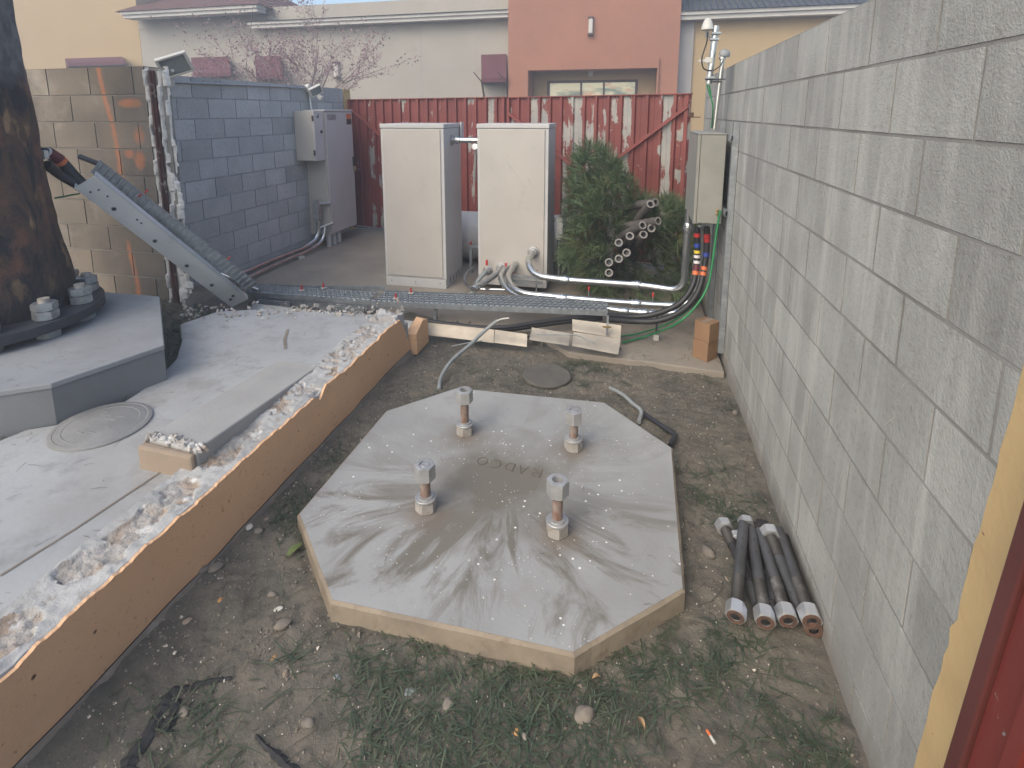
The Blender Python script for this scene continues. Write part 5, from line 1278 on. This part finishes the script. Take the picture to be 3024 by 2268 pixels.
# control joints
b=MB()
for px in (912,1030): X=bx(px,BY); b.box((X-.012,BY-.004,0),(X+.012,BY-.001,zf0))
z=bz(900,155,BY); b.box((xA,BY-.004,z-.01),(bx(1098),BY-.001,z+.01))
z=bz(1600,240,BY); 
b.build('control_joint','gray_trim',bd)
# awnings
def awning(pxa,pxb,pya,pyb,proj,slant=0,label=''):
    x0,x1=bx(pxa,BY),bx(pxb,BY); z1=bz(pxa,pya,BY); yb=BY-proj; z0=at(pxa,pyb,Y=yb).z
    a0=at(pxa,pyb,Y=yb).x; a1=at(pxb,pyb,Y=yb).x
    b=MB(); b.add([(x0,BY-.002,z1),(x1,BY-.002,z1),(a1,yb,z0+.15),(a0,yb,z0+.15),(a0,yb,z0),(a1,yb,z0),(x0,BY-.002,z0),(x1,BY-.002,z0)],[(0,3,2,1),(3,4,5,2),(0,6,4,3),(1,2,5,7)])
    o=b.build('awning','awning_cloth',bd); return o,a0,a1,z0,yb
awning(150,272,126,143,.9); awning(420,500,124,166,.9); awning(556,611,122,171,.9)
o,a0,a1,z0,yb=awning(1040,1094,118,178,.75)
b=MB()
for X,Xw in ((a0+.02,bx(1040)),(a1-.02,bx(1094))):
    b.tube([(X,yb,z0),(X,BY-.03,z0-1.2)],.025,6); b.tube([(Xw,BY-.03,z0+.1),(X,BY-.03,z0-1.3)],.025,6)
    b.tube([(X,yb,z0),(X-.28,yb-.1,z0+.35)],.02,5)
b.build('awning_bracket','window_frame',o)
# ---------------------------------------------------------------- bare tree beyond the wall
tree=thing('flowering_tree','bare spring tree with pinkish buds rising behind the blue grey wall','tree',(-7.5,12,-.13))
tb=MB(); fb=MB(); rr=random.Random(14)
def limb(p,d,L,r,lvl):
    n=5; pts=[p]; rs=[r]; q=Vector(p); dd=Vector(d)
    for i in range(n):
        dd=(dd+Vector((rr.gauss(0,.09),rr.gauss(0,.09),rr.gauss(.04,.06)))).normalized(); q=q+dd*L/n; pts.append(q.copy()); rs.append(r*(1-.55*(i+1)/n))
    tb.tube(pts,rs,6 if lvl<2 else 4,cap=False)
    if lvl>=2:
        for i in range(1,n+1):
            for _ in range(1 if lvl==2 else 2):
                c=pts[i]+Vector((rr.gauss(0,.03),rr.gauss(0,.03),rr.gauss(0,.03))); s=rr.uniform(.012,.030); a=Vector((rr.gauss(0,1),rr.gauss(0,1),rr.gauss(0,1))).normalized()*s; e=a.cross(Vector((rr.gauss(0,1),rr.gauss(0,1),rr.gauss(0,1)))).normalized()*s*.7
                fb.add([c-a,c+e,c+a,c-e],[(0,1,2,3)])
    if lvl<4:
        k=[0,5,4,4][lvl] if lvl else 7
        for i in range(k):
            f=rr.uniform(.25,1.) if lvl else rr.uniform(.7,1); j=min(int(f*n),n-1); o=pts[j].lerp(pts[j+1],f*n-j)
            ax=Vector((rr.gauss(0,1),rr.gauss(0,1),rr.gauss(0,.35))).normalized()
            nd=(dd*.75+ax*(.6 if lvl else 1.25)).normalized(); nd.z=abs(nd.z)*.9+.08
            limb(o,nd,L*rr.uniform(.52,.78) if lvl else rr.uniform(1.4,2.1),rs[j]*.55,lvl+1)
base=at(650,180,Y=12.0)
limb(Vector((base.x,12.,-.13)),Vector((0,0,1)),2.2,.09,0)
tb.build('trunk','bark_twig',tree,smooth=True); fb.build('crown','blossom',tree)
# ---------------------------------------------------------------- litter and small ground things
def rock(label,px,py,s,m='stone',z=0,fl=.6,name='rock',cat='rock',group=None,seed=0,ang=0):
    c=AZ(px,py,z); b=MB(); rnd=random.Random(seed+int(px)); nlat,nlon=8,12
    M=Matrix.Translation((c.x,c.y,z+s*fl*.5+ (dirt_h(c.x,c.y) if z==0 else 0)))@Matrix.Rotation(ang or rnd.uniform(0,3),4,'Z')
    off=rnd.uniform(0,50)
    for i in range(nlat+1):
        th=math.pi*i/nlat
        for j in range(nlon):
            ph=2*math.pi*j/nlon; v=Vector((math.sin(th)*math.cos(ph),math.sin(th)*math.sin(ph),math.cos(th)))
            k=1+.28*noise.noise(v*1.4+Vector((off,0,0)))+.1*noise.noise(v*4+Vector((off,0,0)))
            v=Vector((v.x*s*1.2*k,v.y*s*.85*k,v.z*s*fl*k)); b.v.append(tuple(M@v))
    for i in range(nlat):
        for j in range(nlon):
            a=i*nlon+j; c2=i*nlon+(j+1)%nlon; b.f.append((a,a+nlon,c2+nlon,c2))
    return tag(b.build(name,m,smooth=True,ang=50),label,cat,group)
rk=[('smooth egg shaped brown stone in the dirt in front of the footing',1262,1545,.028,.7),('round pale rock left of the loose bolts pile',1530,1197,.026,.7),('brown stone lying at the foot of the orange wall',467,1248,.024,.5),('smaller tan stone touching the foot of the orange wall',441,1257,.017,.6),
('grey rounded stone in grass left of the footing corner',610,1353,.024,.7),('pale rock lying at the base of the right wall beyond the footing',1588,890 ,.02,.6),('pinkish stone at the left edge of the grass patch',588,1290,.014,.6),('round tan pebble beside the crumpled white scrap',560,1166,.016,.8),('grey clod below the grass at bottom left of centre',400,1545,.016,.5),('grey stone half sunk near the bottom centre',968,1520,.02,.4),('pale pebble left of the smooth egg shaped stone',1133,1593,.009,.8),('tan clod lying alone near the bottom edge',665,1560,.018,.5)]
for i,(l,x,y,s,f) in enumerate(rk): rock(l,x,y,s,fl=f,group='stones scattered on the dirt',seed=i)
for l,x,y,s,m in [('square brown brick chip left of centre on the dirt',406,1356,.014,'curb_end'),('orange paint chip above the brown brick chip',477,1311,.010,'orange_chip'),('white folded paper scrap left of the footing corner',601,1315,.013,'white_chip'),('tan wood chip below the grass patch',617,1452,.012,'curb_end'),('tan chip near the bottom left of the footing front edge',591,1418,.009,'orange_chip'),('orange tinted chip below the front point of the footing',1117,1580,.011,'orange_chip'),('two pale wall chips at the left of the footing',577,1136,.010,'curb_end'),('white crumpled scrap at the foot of the orange wall',540,1158,.017,'white_chip'),('tan leaf scrap beside the loose bolts pile',1573,1250,.012,'curb_end')]:
    rock(l,x,y,s,m,fl=.28,name='debris_chip',cat='debris',group='chips scattered on the dirt')
for l,x,y,s in [('flat clear glass shard in the grass in front of the footing',886,1491,.016),('small blue grey glass shard left of the larger one',728,1461,.012)]:
    rock(l,x,y,s,'glass_lamp',fl=.2,name='glass_shard',cat='glass',group='glass shards in the grass')
# leaf
def leaf(label,px,py,L,W,ang,m,z=.012):
    c=AZ(px,py,.01); b=MB(); n=8; z0=dirt_h(c.x,c.y)+z
    u=Vector((math.cos(ang),math.sin(ang),0)); v=Vector((-u.y,u.x,0)); rows=[]
    for i in range(n+1):
        f=i/n; w_=W*math.sin(math.pi*f)**.8; p=Vector((c.x,c.y,z0))+u*(f-.5)*L+Vector((0,0,.012*math.sin(f*3)))
        rows.append((p-v*w_+Vector((0,0,.006)),p,p+v*w_+Vector((0,0,.004))))
    for i in range(n):
        a,b2=rows[i],rows[i+1]; b.add([a[0],a[1],b2[1],b2[0]],[(0,1,2,3)]); b.add([a[1],a[2],b2[2],b2[1]],[(0,1,2,3)])
    return tag(b.build('leaf',m,smooth=True),label,'leaf')
leaf('large yellow green leaf at the left side of the footing',637,1197,.085,.017,1.3,'leaf_green')
leaf('dry brown leaf below the front edge of the footing',1288,1432+30,.03,.008,.4,'dry_leaf')
leaf('curled dry leaf near the bottom right of centre',1385,1560,.04,.008,-1.,'dry_leaf')
# cigarette butt
c=AZ(1535,1590,.012); t=thing('cigarette_butt','orange tipped cigarette butt on the dirt near the bottom right','cigarette butt',tuple(c))
d=(AZ(1548,1606,.012)-AZ(1528,1574,.012)).normalized(); a=c-d*.016; b=MB(); b.tube([a,a+d*.016],.0042,10); b.build('filter','orange_tape',t,smooth=True); b=MB(); b.tube([a+d*.016,a+d*.036],.0042,10); b.build('paper','white_plastic',t,smooth=True)
# flat black strips laid on the dirt
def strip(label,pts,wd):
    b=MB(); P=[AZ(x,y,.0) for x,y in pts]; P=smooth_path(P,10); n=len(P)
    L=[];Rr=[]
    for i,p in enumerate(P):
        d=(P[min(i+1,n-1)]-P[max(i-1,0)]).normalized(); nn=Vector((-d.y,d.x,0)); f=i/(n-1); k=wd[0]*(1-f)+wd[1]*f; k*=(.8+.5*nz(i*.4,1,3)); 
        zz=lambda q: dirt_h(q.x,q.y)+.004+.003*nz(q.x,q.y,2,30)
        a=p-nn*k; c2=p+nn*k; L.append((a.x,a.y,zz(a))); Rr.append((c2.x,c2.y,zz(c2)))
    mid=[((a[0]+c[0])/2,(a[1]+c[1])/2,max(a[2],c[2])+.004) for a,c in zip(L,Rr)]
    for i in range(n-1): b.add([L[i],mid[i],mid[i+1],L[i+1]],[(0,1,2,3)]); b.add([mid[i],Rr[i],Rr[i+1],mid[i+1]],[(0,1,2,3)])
    return tag(b.build('black_strip','matte_black'),label,'fabric scrap')
strip('long narrow black strip on the dirt at bottom left',[(500,1465),(430,1485),(375,1505),(350,1545),(320,1600),(285,1650),(270,1690)],(.008,.030))
strip('short wide black piece beside the long black strip',[(385,1520),(372,1555),(360,1590)],(.014,.020))
strip('black strip at the bottom edge left of centre',[(552,1588),(590,1622),(640,1665)],(.006,.020))
# grass: long dark blades and clippings on the dirt
gb=MB(); rr=random.Random(77)
def dens(x,y):
    d=-.02+nz(x,y,11,1.6)*1.0+nz(x,y,13,4)*.9+nz(x,y,3,11)*.8
    # around the pad perimeter and in front
    r=math.hypot(x-pc[0],y-pc[1])
    if .9<r<1.12 and y<2.7: d+=.55
    if -.9<x<.15 and 1.1<y<1.5: d+=.55
    if .3<x<.68 and y<2.1: d+=.25
    if y>2.9: d-=.35
    if x<-1.25: d-=.5
    return d
def inpad(x,y,m=.0):
    n=len(poly8); 
    return inpoly(x,y,poly8)
poly8=[(p.x,p.y) for p in OP]
cnt=0
while cnt<2900:
    x=rr.uniform(-1.5,.69); y=rr.uniform(.95,3.9)
    if inpad(x,y) or rr.random()>max(0.0,dens(x,y)): continue
    L=rr.uniform(.025,.13); a=rr.uniform(0,6.28); el=abs(rr.gauss(.03,.13)); d=Vector((math.cos(a)*math.cos(el),math.sin(a)*math.cos(el),math.sin(el)))
    o=Vector((x,y,dirt_h(x,y)+.003)); s=Vector((-d.y,d.x,0)).normalized()*rr.uniform(.0010,.0026)
    m=o+d*L*.55+Vector((0,0,.004)); e=o+d*L; e.z=max(dirt_h(x,y)+.003,e.z-.012)
    if e.x>.70: continue
    gb.add([o-s,o+s,m+s,m-s,e],[(0,1,2,3),(3,2,4)]); cnt+=1
cnt=0
# gap strip by the pier and behind
while cnt<3600:
    x=rr.uniform(-4.2,-2.3); y=rr.uniform(1.5,3.9)
    if inpoly(x,y,deckpoly) or inpoly(x,y,pierpoly) or math.hypot(x+3.5,y-2.3)>1.7: continue
    o=Vector((x,y,gap_h(x,y)+.002)); L=rr.uniform(.03,.09); a=rr.uniform(0,6.28); el=abs(rr.gauss(.2,.35)); d=Vector((math.cos(a)*math.cos(el),math.sin(a)*math.cos(el),math.sin(el))); s=Vector((-d.y,d.x,0)).normalized()*.0022
    m=o+d*L*.55; e=o+d*L; gb.add([o-s,o+s,m+s,m-s,e],[(0,1,2,3),(3,2,4)]); cnt+=1
kind(gb.build('grass','grass_blade'),'stuff','sparse dark green grass and clippings on the dirt')
# tree needles on slabs
nbm=MB()
def needle(x,y,z,L,a,r=.0011):
    d=Vector((math.cos(a),math.sin(a),0)); s=Vector((-d.y,d.x,0))*r; o=Vector((x,y,z)); m=o+d*L*.5+s*rr.uniform(-2,2)
    nbm.add([o-s,o+s,m+s+Vector((0,0,.003)),m-s+Vector((0,0,.003)),o+d*L+s*.6,o+d*L-s*.6],[(0,1,2,3),(3,2,4,5)])
for i in range(420):
    x,y=rr.uniform(-3.2,-1.85),rr.uniform(.7,3.6)
    if inpoly(x,y,[(p[0],p[1]) for p in [(-3.4,.35),(edge[0].x,edge[0].y),(edge[4].x,edge[4].y),(edge[7].x,edge[7].y),(-1.8,3.6),(-1.8,.35)]]) and rr.random()<.55: needle(x,y,SZ+.002,rr.uniform(.01,.07),rr.gauss(.6,.7),.0009)
for i in range(60):
    x,y=rr.uniform(-3.9,-2.7),rr.uniform(1.8,3.1)
    if inpoly(x,y,[(a[0],a[1]) for a in [(-3.2,1.6),(PP[1].x,PP[1].y),(PP[2].x,PP[2].y),(PP[3].x,PP[3].y),(-4.3,2.88)]]): needle(x,y,pz+.002,rr.uniform(.02,.07),rr.gauss(.4,.6))
for i in range(26):
    x,y=pc[0]+rr.uniform(-.7,.7),pc[1]+rr.uniform(-.7,.7)
    if inpad(x,y): needle(x,y,PZ+.002,rr.uniform(.015,.04),rr.uniform(0,6),.0008)
for i in range(120):
    x,y=rr.uniform(-.1,.66),rr.uniform(3.95,4.9); needle(x,y,.002,rr.uniform(.02,.09),rr.uniform(0,6))
for i in range(240):
    x,y=rr.uniform(-4.0,-1.),rr.uniform(4.4,6.8); needle(x,y,.002,rr.uniform(.01,.05),rr.uniform(0,6))
for i in range(1500):
    x,y=rr.uniform(-1.45,.66),rr.uniform(1.0,3.9)
    if not inpad(x,y): needle(x,y,dirt_h(x,y)+.006,rr.uniform(.02,.11),rr.uniform(0,6),.0012)
kind(nbm.build('fallen_needles','dry_needle'),'stuff','dry pine needles and twigs scattered over slabs and dirt')
# gravel
gv=MB()
def bit(x,y,z,s):
    M=Matrix.Translation((x,y,z))@Matrix.Rotation(rr.uniform(0,6),4,Vector((rr.random(),rr.random(),rr.random()+.1)).normalized())
    vs=[M@Vector(v) for v in ((s,0,0),(-s,0,.0),(0,s*.8,0),(0,-s*.9,0),(0,0,s*.6),(0,0,-s*.6))]
    gv.add(vs,[(0,2,4),(2,1,4),(1,3,4),(3,0,4),(2,0,5),(1,2,5),(3,1,5),(0,3,5)])
for i in range(11000):
    x,y=rr.uniform(-1.55,.68),rr.uniform(.95,3.95)
    if inpad(x,y): continue
    k=.4+.8*nz(x,y,21,3)+(.5 if x<-1.2 else 0)+(.35 if y>3.2 else 0)+(.3 if .95<math.hypot(x-pc[0],y-pc[1])<1.05 else 0)
    if rr.random()>k: continue
    bit(x,y,dirt_h(x,y)+.001,abs(rr.gauss(.002,.0035))+.0012)
kind(gv.build('gravel','gravel'),'stuff','small gravel and crumbs on the dirt')
gv=MB()
for i in range(800):
    x,y=rr.uniform(-1.5,.68),rr.uniform(.95,3.9)
    if inpad(x,y): continue
    bit(x,y,dirt_h(x,y)+.003,rr.uniform(.0012,.0042))
for i in range(70):
    x,y=pc[0]+rr.uniform(-.8,.8),pc[1]+rr.uniform(-.8,.5)
    if inpad(x,y): bit(x,y,PZ+.001,rr.uniform(.0015,.0045))
kind(gv.build('paint_flakes','white_chip'),'stuff','tiny white paint flakes scattered over dirt and footing')

# ---------------------------------------------------------------- added volume imitating a lens veil
hb=MB(); hb.box((-45,-3,-1.2),(30,34,13)); ho=hb.build('veil_volume','dirt'); kind(ho,'stuff','thin bluish volume added to imitate a lens veil')
hm=bpy.data.materials.new('lens_veil'); hm.use_nodes=True; hn=hm.node_tree; hn.nodes.clear()
pv=hn.nodes.new('ShaderNodeVolumePrincipled'); pv.inputs['Density'].default_value=.011; pv.inputs['Color'].default_value=(.80,.88,1,1); pv.inputs['Anisotropy'].default_value=.2
ou=hn.nodes.new('ShaderNodeOutputMaterial'); hn.links.new(pv.outputs[0],ou.inputs['Volume'])
ho.data.materials.clear(); ho.data.materials.append(hm)
